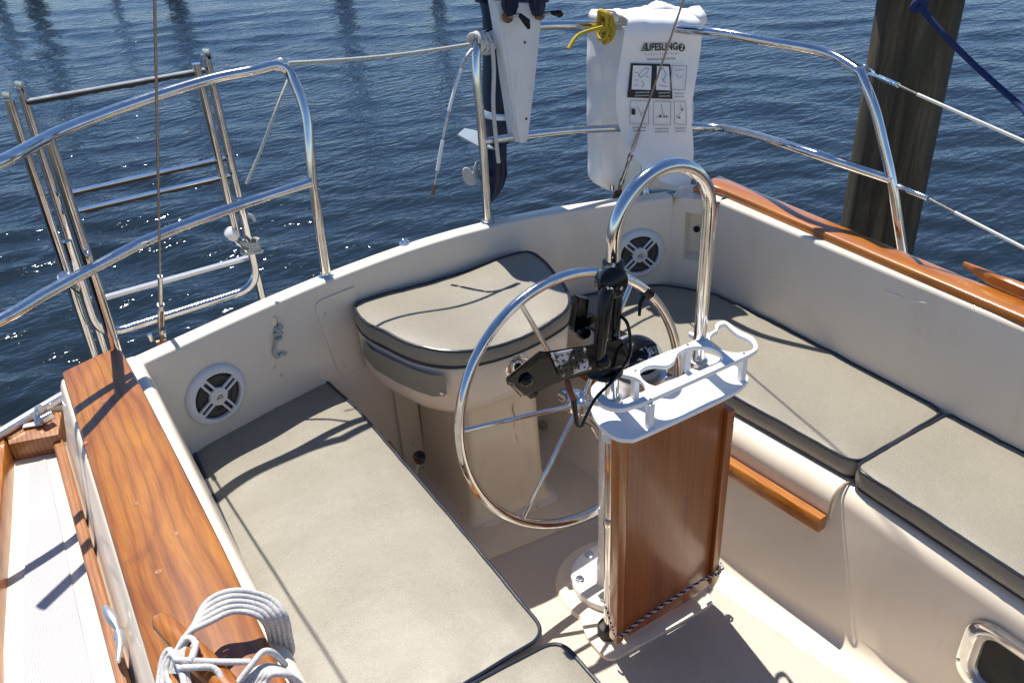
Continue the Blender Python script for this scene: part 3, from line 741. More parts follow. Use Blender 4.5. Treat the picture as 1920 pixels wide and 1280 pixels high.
obj('shaft_housing', lathe(B(), frame(PC + V((0, .02, .545)), (0, 1, -.15)), [(.03, 0), (.03, .09), (.022, .10), (.022, .14)], 24), 'steel', ped)
cp = empty('compass', (1.125, 1.29, .66), 'domed black compass with white numerals in a grey bezel behind the cup holder', 'compass')
cc = at(1196, 668, y=1.30); cfr = frame(cc, (-.14, -.52, 1), (1, 0, 0))
M['bowl'] = m_steel('brushed_bowl', .3, (.6, .6, .6))
obj('binnacle', lathe(B(), frame((1.105, 1.31, .64), (.02, -.06, 1)), [(.060, 0), (.060, .065), (.066, .075), (.068, .085), (0, .088)], 40), 'bowl', cp)
M['bezelgrey'] = simple('bezel_grey', (.24, .25, .27), .45)
k_ = .86
lc = lambda pr: [(a_ * k_, b_ * k_) for a_, b_ in pr]
obj('bezel', lathe(B(), cfr, lc([(.066, -.034), (.072, -.022), (.074, -.002), (.070, .003), (.061, .004), (.060, -.012)]), 48), 'bezelgrey', cp)
obj('card', lathe(B(), cfr, lc([(.0595, -.012), (.0595, .0), (.057, .0045), (.030, .009), (.0, .0105)]), 40), 'black', cp)
ch_ = lambda r_: (.0064 + .0050 * (1 - r_ / .057)) * k_ + .0012
M['cardw'] = simple('card_white', (.85, .85, .85), .5)
def card(a, r): return cfr(math.cos(a) * r * k_, math.sin(a) * r * k_, ch_(r))
bm = B()
for k in range(48):
    a = 2 * pi * k / 48; r0 = .049 if k % 2 else .046; hw = .0007 if k % 2 else .0011
    bm.faces.new([bm.verts.new(card(a + q / r_, r_)) for q, r_ in ((-hw, r0), (hw, r0), (hw, .0555), (-hw, .0555))])
obj('card_scale', bm, 'cardw', cp)
a27 = rad(38)
for dg, tx in ((0, '270'), (45, '240'), (-45, '300'), (90, '210'), (-90, '330')):
    a = a27 + rad(dg); ur = V((math.cos(a), math.sin(a))); ux = V((ur.y, -ur.x))
    fn2 = lambda p_, q_, ur=ur, ux=ux: cfr((ur.x * (.0345 + q_) + ux.x * p_) * k_, (ur.y * (.0345 + q_) + ux.y * p_) * k_, ch_(.0375) + .0007)
    obj('card_number', text_bm(tx, .0235, fn2, 0, .72, .0007), 'cardw', cp)
ur = V((math.cos(a27), math.sin(a27))); ux = V((-ur.y, ur.x))
bm = B(); bm.faces.new([bm.verts.new(cfr((ur.x * r_ + ux.x * s_) * k_, (ur.y * r_ + ux.y * s_) * k_, .0112)) for r_, s_ in ((.029, 0), (.016, .0075), (.016, -.0075))])
obj('card_pointer', bm, 'cardw', cp)
mg = bpy.data.materials.new('compass_dome'); mg.use_nodes = True; t = mg.node_tree; t.nodes.remove(t.nodes['Principled BSDF'])
tp = nd(t, 'ShaderNodeBsdfTransparent'); gp = nd(t, 'ShaderNodeBsdfGlossy'); gp.inputs['Roughness'].default_value = .03
fz = nd(t, 'ShaderNodeFresnel'); fz.inputs[0].default_value = 1.4; ms = nd(t, 'ShaderNodeMixShader')
t.links.new(fz.outputs[0], ms.inputs[0]); t.links.new(tp.outputs[0], ms.inputs[1]); t.links.new(gp.outputs[0], ms.inputs[2]); t.links.new(ms.outputs[0], t.nodes['Material Output'].inputs[0]); M['dome'] = mg
obj('dome', lathe(B(), cfr, lc([(.0605, .003), (.0595, .008), (.055, .017), (.045, .027), (.030, .035), (.014, .039), (0, .040)]), 40), 'dome', cp)
obj('hood', lathe(B(), cfr, lc([(.0645, .002), (.063, .010), (.058, .019), (.047, .030), (.031, .038), (.016, .042), (0, .043)]), 24, rad(2), rad(178)), 'black', cp)

GX0, GX1, GY = .945, 1.196, 1.2; GR = .0148
gu = empty('pedestal_guard', (1.07, GY, 0), 'tall polished stainless arch guard standing in front of the pedestal', 'guard rail')
gc = (GX0 + GX1) / 2; gw = (GX1 - GX0) / 2
top = [(gc - gw * math.cos(pi * k / 24), GY, 1.137 + gw * math.sin(pi * k / 24)) for k in range(25)]
obj('arch_tube', tubeb([(GX0, GY, .03)] + top + [(GX1, GY, .03)], GR, 20), 'steel', gu)
for x in (GX0, GX1):
    obj('foot', lathe(B(), frame((x, GY, .006), (0, 0, 1)), [(.030, 0), (.032, .006), (.032, .026), (.028, .034), (.018, .036)], 28), 'rubber', gu)
obj('clamp', lathe(B(), frame((GX0, GY, .655), (0, 0, 1)), [(.0205, 0), (.0215, .002), (.0215, .028), (.0205, .03)], 24), 'white', gu)
bm = lathe(B(), frame((GX0, GY, .395), (0, 0, 1)), [(.0175, 0), (.018, .001), (.018, .024), (.0175, .025)], 24); box(bm, WORLD, GX0 - .005, GX0 + .012, GY - .04, GY - .015, .397, .418, .001); obj('clamp', bm, 'steel', gu)

# folding teak table panel hanging in front of the guard
PY = 1.13
tb = empty('folding_table', (1.07, PY, .07), 'varnished red brown teak table leaf folded down in front of the pedestal', 'folding table')
bm = box(B(), WORLD, .936, 1.222, PY, PY + .014, .068, .703, .003); obj('leaf', bm, 'panel', tb)
bm = box(B(), WORLD, .912, .9355, PY - .002, PY + .03, .055, .708, .004); obj('edge_trim', bm, 'trim', tb)
bm = box(B(), WORLD, 1.2225, 1.247, PY - .012, PY + .03, .085, .655, .005); obj('edge_trim', bm, 'panel', tb)
bm = box(B(), WORLD, .965, 1.205, PY + .016, PY + .05, .035, .062, .003); obj('support_bar', bm, M['panel'], tb)
for x in (1.215, 1.24): pass
bm = B()
for px, py in ((1163, 846), (1199, 1040)): pass
# twisted shock cord
sc_ = empty('shock_cord', (1.07, PY, .1), 'thin twisted grey and black cord tied round the foot of the table leaf', 'cord')
pth = smooth([(.908, PY + .04, .165), (.905, PY + .01, .12), (.914, PY - .008, .093), (1.0, PY - .007, .105), (1.1, PY - .007, .115), (1.2, PY - .010, .124), (1.245, PY - .018, .128), (1.255, PY + .01, .15)], 14)
for i, mt in enumerate(('rope', 'black')):
    pp = []
    for j in range((len(pth) - 1) * 3):
        u = j / 3; k = int(u); p = pth[k].lerp(pth[k + 1], u - k); a = u * 2.1 + i * pi; pp.append(p + V((0, math.cos(a), math.sin(a))) * .0018)
    obj('strand', tubeb(pp, .0022, 6), mt, sc_)
obj('knot', tubeb([V((1.252, PY - .01, .135)) + V((math.cos(a) * .008, math.sin(a * 1.4) * .006, math.sin(a) * .012)) for a in [i * .5 for i in range(26)]], .0028, 6), 'rope', sc_)

# cup holder
CZ = .822
ch = empty('cup_holder', (1.07, 1.13, .76), 'white cup holder tray with round openings clamped across the guard legs', 'cup holder')
z3 = lambda pts, z: [(p.x, p.y) for p in (at(1100 + x / 4.267, 560 + y / 4.267, z=z) for x, y in pts)]
up = z3([(520, 815), (400, 862), (270, 895), (150, 875), (85, 825), (110, 770), (160, 800), (215, 840), (330, 850), (440, 800), (468, 740), (445, 680), (380, 640), (280, 615), (265, 600), (560, 470), (860, 345), (815, 290), (840, 280), (900, 310), (935, 300), (1020, 265), (1035, 210), (1100, 190), (1150, 215), (1210, 262), (1330, 322), (1368, 400), (1320, 450), (1140, 535)], CZ)
up = [tuple(p) for p in smooth([V((*p, 0)) for p in up], 4, True)]; up = [(p[0], p[1]) for p in up]
h1 = z3([(425, 600), (470, 560), (540, 545), (640, 550), (700, 510), (730, 450), (800, 410), (900, 395), (1000, 410), (1070, 450), (1082, 500), (1050, 530), (940, 575), (800, 640), (690, 690), (600, 715), (520, 705), (450, 660)], CZ)
h1 = [(p[0], p[1]) for p in smooth([V((*p, 0)) for p in h1], 4, True)]
h2 = z3([(985, 330), (1010, 290), (1045, 270), (1060, 230), (1110, 215), (1150, 250), (1210, 300), (1310, 350), (1335, 400), (1300, 430), (1200, 445), (1100, 430), (1010, 380)], CZ)
h2 = [(p[0], p[1]) for p in smooth([V((*p, 0)) for p in h2], 4, True)]
fr = frame((0, 0, CZ), (0, 0, 1), (1, 0, 0))
obj('ring_plate', plate(up, [h1, h2], fr, .011, .0015), 'white', ch, 30)
lo = [(.892, 1.205), (.874, 1.16), (.872, 1.105), (.892, 1.076), (.93, 1.068), (1.15, 1.068), (1.222, 1.078), (1.252, 1.10), (1.258, 1.16), (1.248, 1.215), (1.222, 1.235), (1.16, 1.19), (1.05, 1.19), (.93, 1.195), (.90, 1.215)]
lo = [(p.x, p.y) for p in smooth([V((x, y, 0)) for x, y in lo], 5, True)]
LZ = .752
obj('base_plate', plate(lo, [], frame((0, 0, LZ), (0, 0, 1), (1, 0, 0)), .011, .0015), 'white', ch, 30)
for x, y in ((.953, 1.083), (1.228, 1.095), (.995, 1.183), (1.155, 1.195)):
    obj('post', box(B(), WORLD, x - .007, x + .007, y - .007, y + .007, LZ + .0045, CZ - .0045, .001), 'white', ch)
    obj('screw', lathe(B(), frame((x, y, CZ + .0056), (0, 0, 1)), [(.003, 0), (.003, .0006), (0, .0006)], 12), 'rubber', ch)
for x in (GX0, GX1): obj('clamp_collar', lathe(B(), frame((x, GY, LZ + .006), (0, 0, 1)), [(GR + .0006, 0), (GR + .007, .001), (GR + .007, .012), (GR + .0006, .013)], 24), 'steel2', ch)

# ------------------------------------------------------------ black instrument mount on the guard's left leg
im = empty('instrument_mount', (GX0, GY, 1.05), 'worn black double instrument arm clamped to the left leg of the arch guard', 'mounting arm')
YD = 1.165
A = at(1143, 527, y=YD)
fr = frame(A, (-.15, -1, .25))
obj('clamp_disc', lathe(B(), fr, [(.026, .022), (.031, .018), (.032, -.004), (.029, -.009), (.018, -.011)], 40), 'black', im)
bm = B(); 
for k in range(7):
    a = 1.0 + k * .28; p0 = fr(math.cos(a) * .029, math.sin(a) * .029, .004); tube(bm, [p0, fr(math.cos(a) * .036, math.sin(a) * .036, .004)], .0035, 8)
obj('clamp_teeth', bm, 'black', im)
obj('collar', lathe(B(), frame((GX0, GY, A.z - .012), (0, 0, 1)), [(.0155, 0), (.022, .001), (.022, .03), (.0155, .031)], 24), 'black', im)
bm = []
for q in ((1125, 505), (1165, 540), (1150, 497)): screw(bm, at(*q, y=YD - .026), (0, -1, .2), .004)
objs('screw', bm, 'steel2', im)
def arm(p, q, r0, r1, mat='worn'):
    return obj('arm_tube', tubeb([p, p.lerp(q, .06), p.lerp(q, .5), p.lerp(q, .94), q], [r0 * .7, r0, (r0 + r1) / 2, r1, r1 * .7], 18), mat, im)
arm(at(1139, 540, y=YD - .03), at(1121, 672, y=YD - .035), .0150, .0130)
arm(at(1156, 552, y=YD - .01), at(1148, 675, y=YD - .012), .0125, .0115)
obj('ball', lathe(B(), frame(at(1128, 678, y=YD - .035) + V((0, 0, -.018)), (0, 0, 1)), [(0, 0)] + [(.018 * math.sin(a), .018 - .018 * math.cos(a)) for a in [i * pi / 10 for i in range(1, 10)]] + [(0, .036)], 20), 'black', im)
# rear knob bracket seen left of the arm
Y2 = YD + .03
px = [(1087, 558), (1106, 561), (1098, 600), (1112, 590), (1122, 600), (1108, 612), (1096, 612), (1094, 626), (1078, 624), (1076, 612)]
bm = B(); prism(bm, [at(*q, y=Y2) for q in px], (0, .02, 0), .002); obj('knob_bracket', bm, 'black', im)
obj('tension_knob', lathe(B(), frame(at(1091, 621, y=Y2 - .004), (0, -1, .1)), [(.006, 0), (.0145, .002), (.0145, .012), (.011, .016), (0, .017)], 20), 'black', im)
# bracket tray
tr = empty('instrument_bracket', tuple(at(1080, 690, y=1.13)), 'black boxy bracket with a chipped perforated grey plate, carried by the arm', 'bracket')
top_px = [(956, 712), (958, 704), (1012, 660), (1097, 648), (1166, 634), (1182, 672), (1180, 684), (1110, 700), (1054, 711), (1020, 730), (984, 742), (966, 722)]
bm = B(); prism(bm, [at(*q, y=1.125) for q in top_px], (0, .018, -.012), .003); obj('housing', bm, 'black', tr)
lip = [(955, 716), (957, 702), (1012, 657), (1022, 658), (1006, 680), (966, 720)]
bm = B(); prism(bm, [at(*q, y=1.118) for q in lip], (0, .012, -.012), .002); obj('lip', bm, 'black', tr)
pl = [(1033, 663), (1097, 651), (1106, 692), (1051, 709)]
bm = B(); prism(bm, [at(*q, y=1.117) for q in pl], (0, .003, 0), .0008); obj('perforated_plate', bm, 'chipped', tr)
bm = B()
for i in range(5):
    for j in range(4):
        u, v_ = (i + .7) / 5.6, (j + .7) / 4.6
        x_ = 1033 + 62 * u + 14 * v_; y_ = 663 - 13 * u + 45 * v_
        lathe(bm, frame(at(x_, y_, y=1.1158), (0, -1, 0)), [(.0021, 0), (.0021, .0006), (0, .0006)], 10)
obj('plate_holes', bm, 'dark_gap', tr)
obj('round_knob', lathe(B(), frame(at(986, 712, y=1.118), (-.1, -1, .15)), [(.013, -.010), (.013, .003), (.010, .009), (.004, .012), (0, .0125)], 24), 'black', tr)
obj('under_disc', lathe(B(), frame(at(1130, 692, y=1.165), (.05, -.1, 1)), [(.0, -.006), (.040, -.004), (.043, .002), (.040, .008), (0, .008)], 36), 'black', tr)
bm = []
for q in ((1096, 655), (1106, 690), (1036, 667)): screw(bm, at(*q, y=1.116), (0, -1, 0), .0035)
objs('screw', bm, 'steel2', tr)
bm = B(); prism(bm, [at(*q, y=1.14) for q in ((992, 738), (1010, 735), (1006, 745), (994, 748))], (0, .02, 0), .001); obj('catch', bm, 'black', tr)
# cable
cb = empty('power_cable', tuple(at(1080, 790, y=1.12)), 'thin black cable looping down from the instrument bracket beside the wheel hub', 'cable')
yc = 1.12
obj('cable', tubeb(smooth([at(1161, 590, y=1.15), at(1176, 606, y=1.13), at(1182, 640, y=1.12), at(1178, 672, y=1.11), at(1150, 712, y=yc), at(1118, 745, y=yc), at(1100, 778, y=yc), at(1090, 798, y=yc), at(1080, 793, y=yc), at(1079, 765, y=yc), at(1074, 742, y=yc)], 8), .0034, 10), 'black', cb)
obj('connector', tubeb([at(1063, 712, y=yc + .01), at(1068, 730, y=yc), at(1075, 748, y=yc)], [.006, .0068, .006], 12), simple('dark_red_tape', (.13, .02, .015), .5), cb)
obj('sleeve', tubeb([at(1075, 748, y=yc), at(1079, 775, y=yc), at(1082, 797, y=yc)], [.0065, .0055, .004], 12), 'black', cb)

# ------------------------------------------------------------ pushpit (stern rails)
RT = .0132
pl_ = empty('stern_rail', (.35, 2.1, .78), 'left stern rail of polished stainless tube curving round the quarter', 'stern rail', 'stern rails')
top = [at(-160, 372, z=1.33), at(0, 305, z=1.33), at(100, 253, z=1.33), at(200, 213, z=1.332), at(300, 178, z=1.34), at(400, 148, z=1.350), at(475, 133, z=1.354)]
corner = V((.70, 2.27, 1.325)); leg2b = at(612, 518, z=.775); leg2t = V((.70, 2.245, 1.25))
cr_ = fillet([top[-1], at(535, 118, z=1.354), at(575, 205, y=2.16), at(585, 330, y=2.13)], [0, .07, .08, 0], 8)
obj('rail_tube', tubeb(smooth(top, 6)[:-1] + cr_ + [leg2b], RT, 20), 'steel', pl_)
leg1t = at(92, 262, z=1.325); leg1b = at(220, 662, z=.80)
obj('leg', tubeb([leg1t, leg1b + V((0, 0, -.1)) * 0, leg1b + (leg1b - leg1t).normalized() * .2], RT, 20), 'steel', pl_)
obj('mid_rail', tubeb(smooth([at(-160, 668, z=1.045), at(0, 600, z=1.045), at(90, 548, z=1.045), at(180, 500, z=1.048), at(300, 440, z=1.056), at(450, 385, z=1.063), at(582, 342, z=1.064)], 6), RT * .95, 20), 'steel', pl_)
for p in (leg2b,): obj('base_socket', lathe(B(), frame(p, (leg2t - leg2b)), [(.026, 0), (.025, .004), (.0165, .006), (.0165, .012)], 24), 'steel', pl_)
# small loop eye at the corner
obj('lifeline_eye', tubeb(fillet([at(490, 122, z=1.34), at(530, 110, z=1.345), at(547, 112, z=1.345), at(545, 122, z=1.335)], .02, 4), .0028, 8), 'steel', pl_)

prr = empty('stern_rail', (1.6, 2.1, .78), 'right stern rail of polished stainless tube behind the white bag', 'stern rail', 'stern rails')
L3b = at(915, 418, z=.775); L3m = at(905, 265, y=2.18); L3t = at(893, 140, y=2.195)
toppts = [at(930, 57, y=2.27), at(1040, 48, y=2.24), at(1180, 50, y=2.195), at(1330, 60, z=1.30), at(1450, 80, z=1.285), at(1550, 100, z=1.262)]
endR = [at(1612, 135, z=1.235), at(1640, 200, x=1.985), at(1672, 335, x=2.0), at(1694, 478, x=2.03)]
obj('rail_tube', tubeb(fillet([L3b, L3m, L3t, at(893, 75, y=2.21), toppts[0]], [0, .05, .04, .06, 0], 6)[:-1] + smooth(toppts + [endR[0]], 6)[:-1] + fillet([endR[0], endR[1], endR[2], endR[3]], [0, .05, .05, 0], 6) + [endR[3] + V((.01, .0, -.12))], RT, 20), 'steel', prr)
obj('mid_rail', tubeb(smooth([at(905, 265, y=2.18), at(1040, 248, y=2.175), at(1160, 240, y=2.135), at(1320, 238, y=2.03), at(1400, 250, y=1.86), at(1500, 280, y=1.60), at(1674, 337, x=2.0)], 6), RT * .95, 20), 'steel', prr)
obj('leg', tubeb([at(1201, 240, y=2.125), at(1212, 374, y=2.055)], RT * .8, 18), 'steel', prr)
obj('base_socket', lathe(B(), frame(L3b, (L3m - L3b)), [(.026, 0), (.025, .004), (.0165, .006), (.0165, .012)], 24), 'steel', prr)

# lifelines on the right
def lifeline(p0, p1, p2, p3, label):
    e = empty('lifeline', tuple(p0), label, 'lifeline', 'white lifelines on the right side')
    d = (p1 - p0).normalized()
    obj('fork', tubeb([p0, p0.lerp(p1, .3), p0.lerp(p1, .35), p1], [.0035, .0045, .0075, .0065], 12), 'steel', e)
    for s in (-1, 1):
        o_ = d.cross(V((0, 0, 1))).normalized() * .0075 * s
        obj('jaw', tubeb(smooth([p0 - d * .012 + o_, p0 + o_, p0 + d * .03 + o_ * .5, p0.lerp(p1, .45)], 4), .0032, 8), 'steel', e)
    obj('pin', tubeb([p0 + d.cross(V((0, 0, 1))).normalized() * .012, p0 - d.cross(V((0, 0, 1))).normalized() * .012], .004, 10), 'steel', e)
    obj('bare_wire', tubeb([p1, p2], .0028, 8), 'wire', e)
    p3 = p2 + (p3 - p2) * 4
    n_ = 12; sag = [p2.lerp(p3, i / n_) + V((0, 0, -.02 * math.sin(pi * i / n_))) for i in range(n_ + 1)]
    obj('coated_wire', tubeb(sag, .0042, 10), 'coated', e)
P3a = at(1632, 138, z=1.215)
far1 = at(2150, 352, x=2.06)
lifeline(P3a, at(1684, 160, x=1.96), at(1720, 177, x=1.97), far1, 'upper white coated lifeline leading from the right rail corner')
lifeline(at(1682, 348, x=2.01), at(1740, 372, x=2.02), at(1790, 398, x=2.03), at(2150, 570, x=2.08), 'lower white coated lifeline leading from the middle of the right rail')
obj('lifeline_eye', tubeb(fillet([at(1597, 111, z=1.245), at(1625, 124, z=1.24), at(1640, 136, z=1.225)], .02, 4), .003, 8), 'steel', prr)

# ------------------------------------------------------------ backstay wires
APX = V((1.06, -1.32, 7.37))
def stay(base, label, l0, tb0, tb1):
    e = empty('backstay_wire', tuple(base), label, 'rigging wire', 'backstay wires')
    d = (APX - base).normalized()
    obj('wire', tubeb([base + d * tb1, APX], .0030, 8), 'wire', e)
    obj('terminal', tubeb([base + d * (tb1 - .01), base + d * (tb1 + .12)], .0058, 12), 'steel2', e)
    s1 = d.orthogonal().normalized()
    for s in (-1, 1): obj('turnbuckle_side', tubeb([base + d * tb0, base + d * (tb0 + .012) + s1 * .011 * s, base + d * (tb1 - .012) + s1 * .011 * s, base + d * tb1], .0038, 8), 'steel2', e)
    obj('screw_rod', tubeb([base + d * (tb0 - .05), base + d * (tb0 + .05)], .0055, 10), 'bronze', e)
    obj('screw_rod', tubeb([base + d * (tb1 - .05), base + d * (tb1 + .005)], .0055, 10), 'bronze', e)
    for q in (tb0, tb1): obj('collar', tubeb([base + d * (q - .008), base + d * (q + .01)], .009, 12), 'steel2', e)
    obj('chainplate', box(B(), frame(base, d, (1, 0, 0)), -.014, .014, -.004, .004, -.06, .04, .001), 'bronze', e)
    for s in (-1, 1): obj('toggle', tubeb([base + V((s * .016, 0, .035)), base + V((s * .018, 0, .055))], .007, 10), 'steel', e)
stay(at(303, 655, y=2.19), 'left backstay wire with a weathered turnbuckle standing outside the left transom', 0, .085, .185)
stay(at(1155, 372, y=2.19), 'right backstay wire with turnbuckle crossing in front of the white bag', 0, .085, .20)

# ------------------------------------------------------------ swim ladder
YLB = 2.46
ld = empty('swim_ladder', (.28, YLB, .7), 'folded stainless swim ladder with twin tube sides hung behind the left stern rail', 'ladder')
YL = 2.46; KL = YL / 2.35
def LP(x, z, dy=0): return V((x * KL, YL + dy, 1.85 - (1.85 - z) * KL))
obj('side_tube', tubeb([LP(.073, 1.372, .02), LP(.049, .45, .02)], .0125, 16), 'steel', ld)
obj('side_tube', tubeb([LP(.040, 1.352), LP(.020, .45)], .0125, 16), 'steel', ld)
obj('side_tube', tubeb([LP(.515, 1.375, .02), LP(.515, .45, .02)], .0125, 16), 'steel', ld)
obj('side_tube', tubeb([LP(.482, 1.36), LP(.480, .85)], .0125, 16), 'steel', ld)
loop = fillet([LP(.055, 1.0, -.05), LP(.05, .715, -.05), LP(.5, .725, -.05), LP(.500, 1.0, -.05)], [0, .075, .075, 0], 10)
obj('bottom_loop', tubeb(loop, .0125, 18), 'steel', ld)
for x, z in ((.073, 1.372), (.515, 1.375), (.040, 1.352)): obj('end_hinge', box(B(), frame(LP(x, z, .0), (0, 0, 1)), -.004, .004, -.010, .010, -.01, .018, .001), 'steel', ld)
for z, mt in ((1.339, 'rubber'), (1.102, 'rubber'), (1.052, 'rubber'), (1.345, 'steel2'), (1.107, 'steel'), (1.057, 'steel'), (.806, 'alu')):
    h_ = .009 if mt == 'alu' else (.007 if mt == 'rubber' else .003); d_ = .010 if mt != 'rubber' else .006
    bm = B(); rows = []
    for i in range(40):
        x = .075 + .425 * i / 39; rg = h_ + (.004 * noise.noise(V((x * 40, z * 9, 0))) if mt == 'rubber' else 0)
        if mt == 'rubber' and (i < 2 or i > 37): rg = h_ * .8
        rows.append([LP(x, z, -d_), LP(x, z - rg, -d_), LP(x, z - rg, d_), LP(x, z, d_)])
    grid(bm, rows, True, True); obj('rung', bm, mt, ld)
for q, q2 in (((432, 437), (455, 458)), ((122, 521), (150, 545))):
    a_, b_ = at(*q, y=2.37), at(*q2, y=2.42); dd = (b_ - a_).normalized()
    obj('standoff', tubeb([a_, b_ + dd * .05], .011, 16), 'steel', ld)
    obj('rubber_cap', tubeb([a_ - dd * .012, a_ - dd * .010, a_ + dd * .002, a_ + dd * .022], [.012, .016, .0175, .0165], 18), 'white', ld)
lr = empty('lashing_rope', tuple(at(460, 455, y=2.41)), 'pale weathered line lashed round the right side of the swim ladder', 'rope')
cA = at(466, 455, y=2.41)
pts = [cA + V((.028 * math.cos(a), .024 * math.sin(a) - .01, .02 * math.sin(a * .37) + .006 * math.cos(a * 1.7) - .01)) for a in [i * .45 for i in range(60)]]
obj('wraps', tubeb(pts, .0048, 8), 'rope2', lr)
obj('tail', tubeb(smooth([cA, at(478, 462, y=2.39), at(492, 472, y=2.39)], 6), .0052, 8), 'rope2', lr)
obj('tail', tubeb(smooth([at(456, 402, y=2.42), at(470, 404, y=2.41), at(478, 414, y=2.41)], 6), .0052, 8), 'rope2', lr)

# ------------------------------------------------------------ rope between the rails, knots and hanging lines
rp = empty('mooring_line', tuple(at(540, 122, z=1.34)), 'pale line stretched between the two stern rails and knotted at the right one', 'rope')
pA = at(541, 119, z=1.345); pB = at(880, 84, y=2.2)
obj('line', tubeb([pA.lerp(pB, i / 12) + V((0, 0, -.008 * math.sin(pi * i / 12))) for i in range(13)], .0052, 10), 'rope2', rp)
kc = at(903, 80, y=2.21)
pts = []
for i in range(110):
    a = i * .38; u = i / 110; ax = V((.05 * (u - .5) + .012 * math.sin(a * .5), 0, -.012 * (u - .3)))
    pts.append(kc + ax + V((.012 * math.cos(a) * (.5 + u * .5), -.022 * math.cos(a), .026 * math.sin(a))))
obj('knot', tubeb(pts, .0056, 8), 'rope', rp)
obj('tail', tubeb(smooth([at(922, 80, y=2.18), at(926, 130, y=2.175), at(925, 200, y=2.17), at(931, 270, y=2.16), at(935, 305, y=2.16)], 6), .0062, 10), 'rope', rp)
obj('tail', tubeb(smooth([at(540, 120, z=1.345), at(545, 135, z=1.32), at(520, 200, y=2.2), at(490, 280, y=2.2), at(462, 345, y=2.2)], 6), .0040, 8), 'rope2', rp)
hl = empty('hanging_lanyard', tuple(at(882, 95, y=2.2)), 'thin wire lanyard with white sleeves hanging from the knot on the right rail', 'lanyard')
q = [at(886, 92, y=2.19), at(872, 112, y=2.18), at(858, 150, y=2.17), at(845, 195, y=2.16), at(836, 235, y=2.16), at(829, 270, y=2.16), at(820, 320, y=2.16), at(811, 366, y=2.16)]
sm = smooth(q, 6); obj('wire', tubeb(sm, .0026, 8), 'steel2', hl)
for a_, b_, r_, mt in ((1, 9, .005, 'steel2'), (9, 20, .0048, 'white'), (22, 28, .0048, 'steel2'), (29, 36, .0055, 'white'), (39, 42, .0055, 'bronze')):
    obj('sleeve', tubeb(sm[a_:b_ + 1], r_, 10), mt, hl)

# ------------------------------------------------------------ outboard motor and its board
YM = 2.30
bd = empty('motor_board', tuple(at(985, 130, y=2.23)), 'tapered white wooden motor board bolted to the right stern rail', 'motor board')
fpx = [(946, 4), (1012, 8), (1014, 50), (1005, 130), (996, 205), (990, 262), (986, 268), (976, 268), (973, 255), (958, 150), (948, 60)]
bm = B(); prism(bm, [at(*q, y=2.150) for q in fpx], (-.012, .045, .0), .003); obj('board_face', bm, 'board', bd)
bm = B(); prism(bm, [at(*q, y=2.157) for q in ((928, 2), (946, 2), (973, 255), (966, 236))], (0, .04, 0), .002); obj('board_side', bm, 'board', bd)
for q in ((984, 80), (987, 223)): obj('bolt', lathe(B(), frame(at(*q, y=2.1495), (0, -1, 0)), [(.0045, 0), (.0035, .002), (0, .002)], 12), 'bronze', bd)
mo = empty('outboard_motor', tuple(at(925, 200, y=2.42)), 'navy blue outboard motor leg with pale propeller hanging behind the white board', 'outboard motor')
YO = 2.42
def seg_px(L, y, seg=24, sx=1., ysq=1.6):
    rows = []
    for (xa, xb, yy) in L:
        a_, b_ = at(xa, yy, y=y), at(xb, yy, y=y); c_ = (a_ + b_) / 2; r_ = (b_ - a_).length / 2
        rows.append([c_ + V((math.cos(2 * pi * k / seg) * r_, math.sin(2 * pi * k / seg) * r_ * ysq, 0)) for k in range(seg)])
    bm = B(); grid(bm, rows, True, True); return bm
obj('upper_leg', seg_px([(905, 965, -60), (908, 962, 0), (911, 948, 30), (912, 946, 70), (912, 949, 120), (912, 955, 180), (911, 955, 205)], YO), 'navy', mo)
obj('collar', seg_px([(908, 957, 203), (907, 958, 206), (907, 958, 214), (909, 956, 216)], YO), 'alu', mo)
obj('mid_leg', seg_px([(910, 952, 212), (908, 953, 235), (907, 952, 258), (914, 944, 268), (915, 944, 300), (914, 945, 325), (915, 940, 345), (916, 930, 365), (917, 922, 378)], YO), 'navy', mo)
bm = B(); prism(bm, [at(x, y, y=YO - .02) + V((0, dy, 0)) for x, y, dy in ((858, 252, 0), (885, 247, .05), (912, 256, .1), (944, 262, .08), (915, 272, -.04), (886, 268, -.04))], (0, 0, -.006)); obj('cavitation_plate', bm, simple('pale_grey_blue', (.30, .36, .42), .4), mo)
M['grey'] = simple('propeller_grey', (.55, .56, .56), .4)
def lobe(c_, pts, y):
    bm = B(); prism(bm, smooth([at(*q, y=y) + V((0, (q[0] - 880) * .0012, 0)) for q in pts], 5, True), (.003, .006, 0)); return bm
obj('propeller_blade', lobe(0, [(861, 318), (868, 313), (880, 317), (889, 326), (893, 316), (900, 308), (905, 320), (902, 345), (888, 350), (872, 343), (862, 332)], YO), 'grey', mo)
obj('propeller_blade', lobe(0, [(909, 275), (917, 275), (918, 296), (913, 304), (909, 296)], YO + .02), 'grey', mo)
bm = tubeb([at(906, 330, y=YO), at(925, 332, y=YO)], .022, 16); obj('propeller_hub', bm, 'navy', mo)
bm = B(); rows = []
for z, sx, sy in ((1.50, .05, .07), (1.53, .10, .13), (1.60, .125, .17), (1.75, .13, .18), (1.84, .115, .16), (1.88, .07, .11)):
    rows.append([(1.40 + sx * (abs(math.cos(a)) ** .7) * (1 if math.cos(a) > 0 else -1), 2.43 + sy * (abs(math.sin(a)) ** .7) * (1 if math.sin(a) > 0 else -1), z) for a in [2 * pi * k / 28 for k in range(28)]])
grid(bm, rows, True, True); obj('cowling', bm, 'navy', mo)
obj('pull_handle', tubeb([V((1.42, 2.26, 1.6)), V((1.42, 2.22, 1.6))], .012, 12), 'black', mo)
obj('tiller', tubeb([V((1.38, 2.28, 1.56)), V((1.33, 2.10, 1.60)), V((1.31, 1.98, 1.62))], .016, 12), 'black', mo)
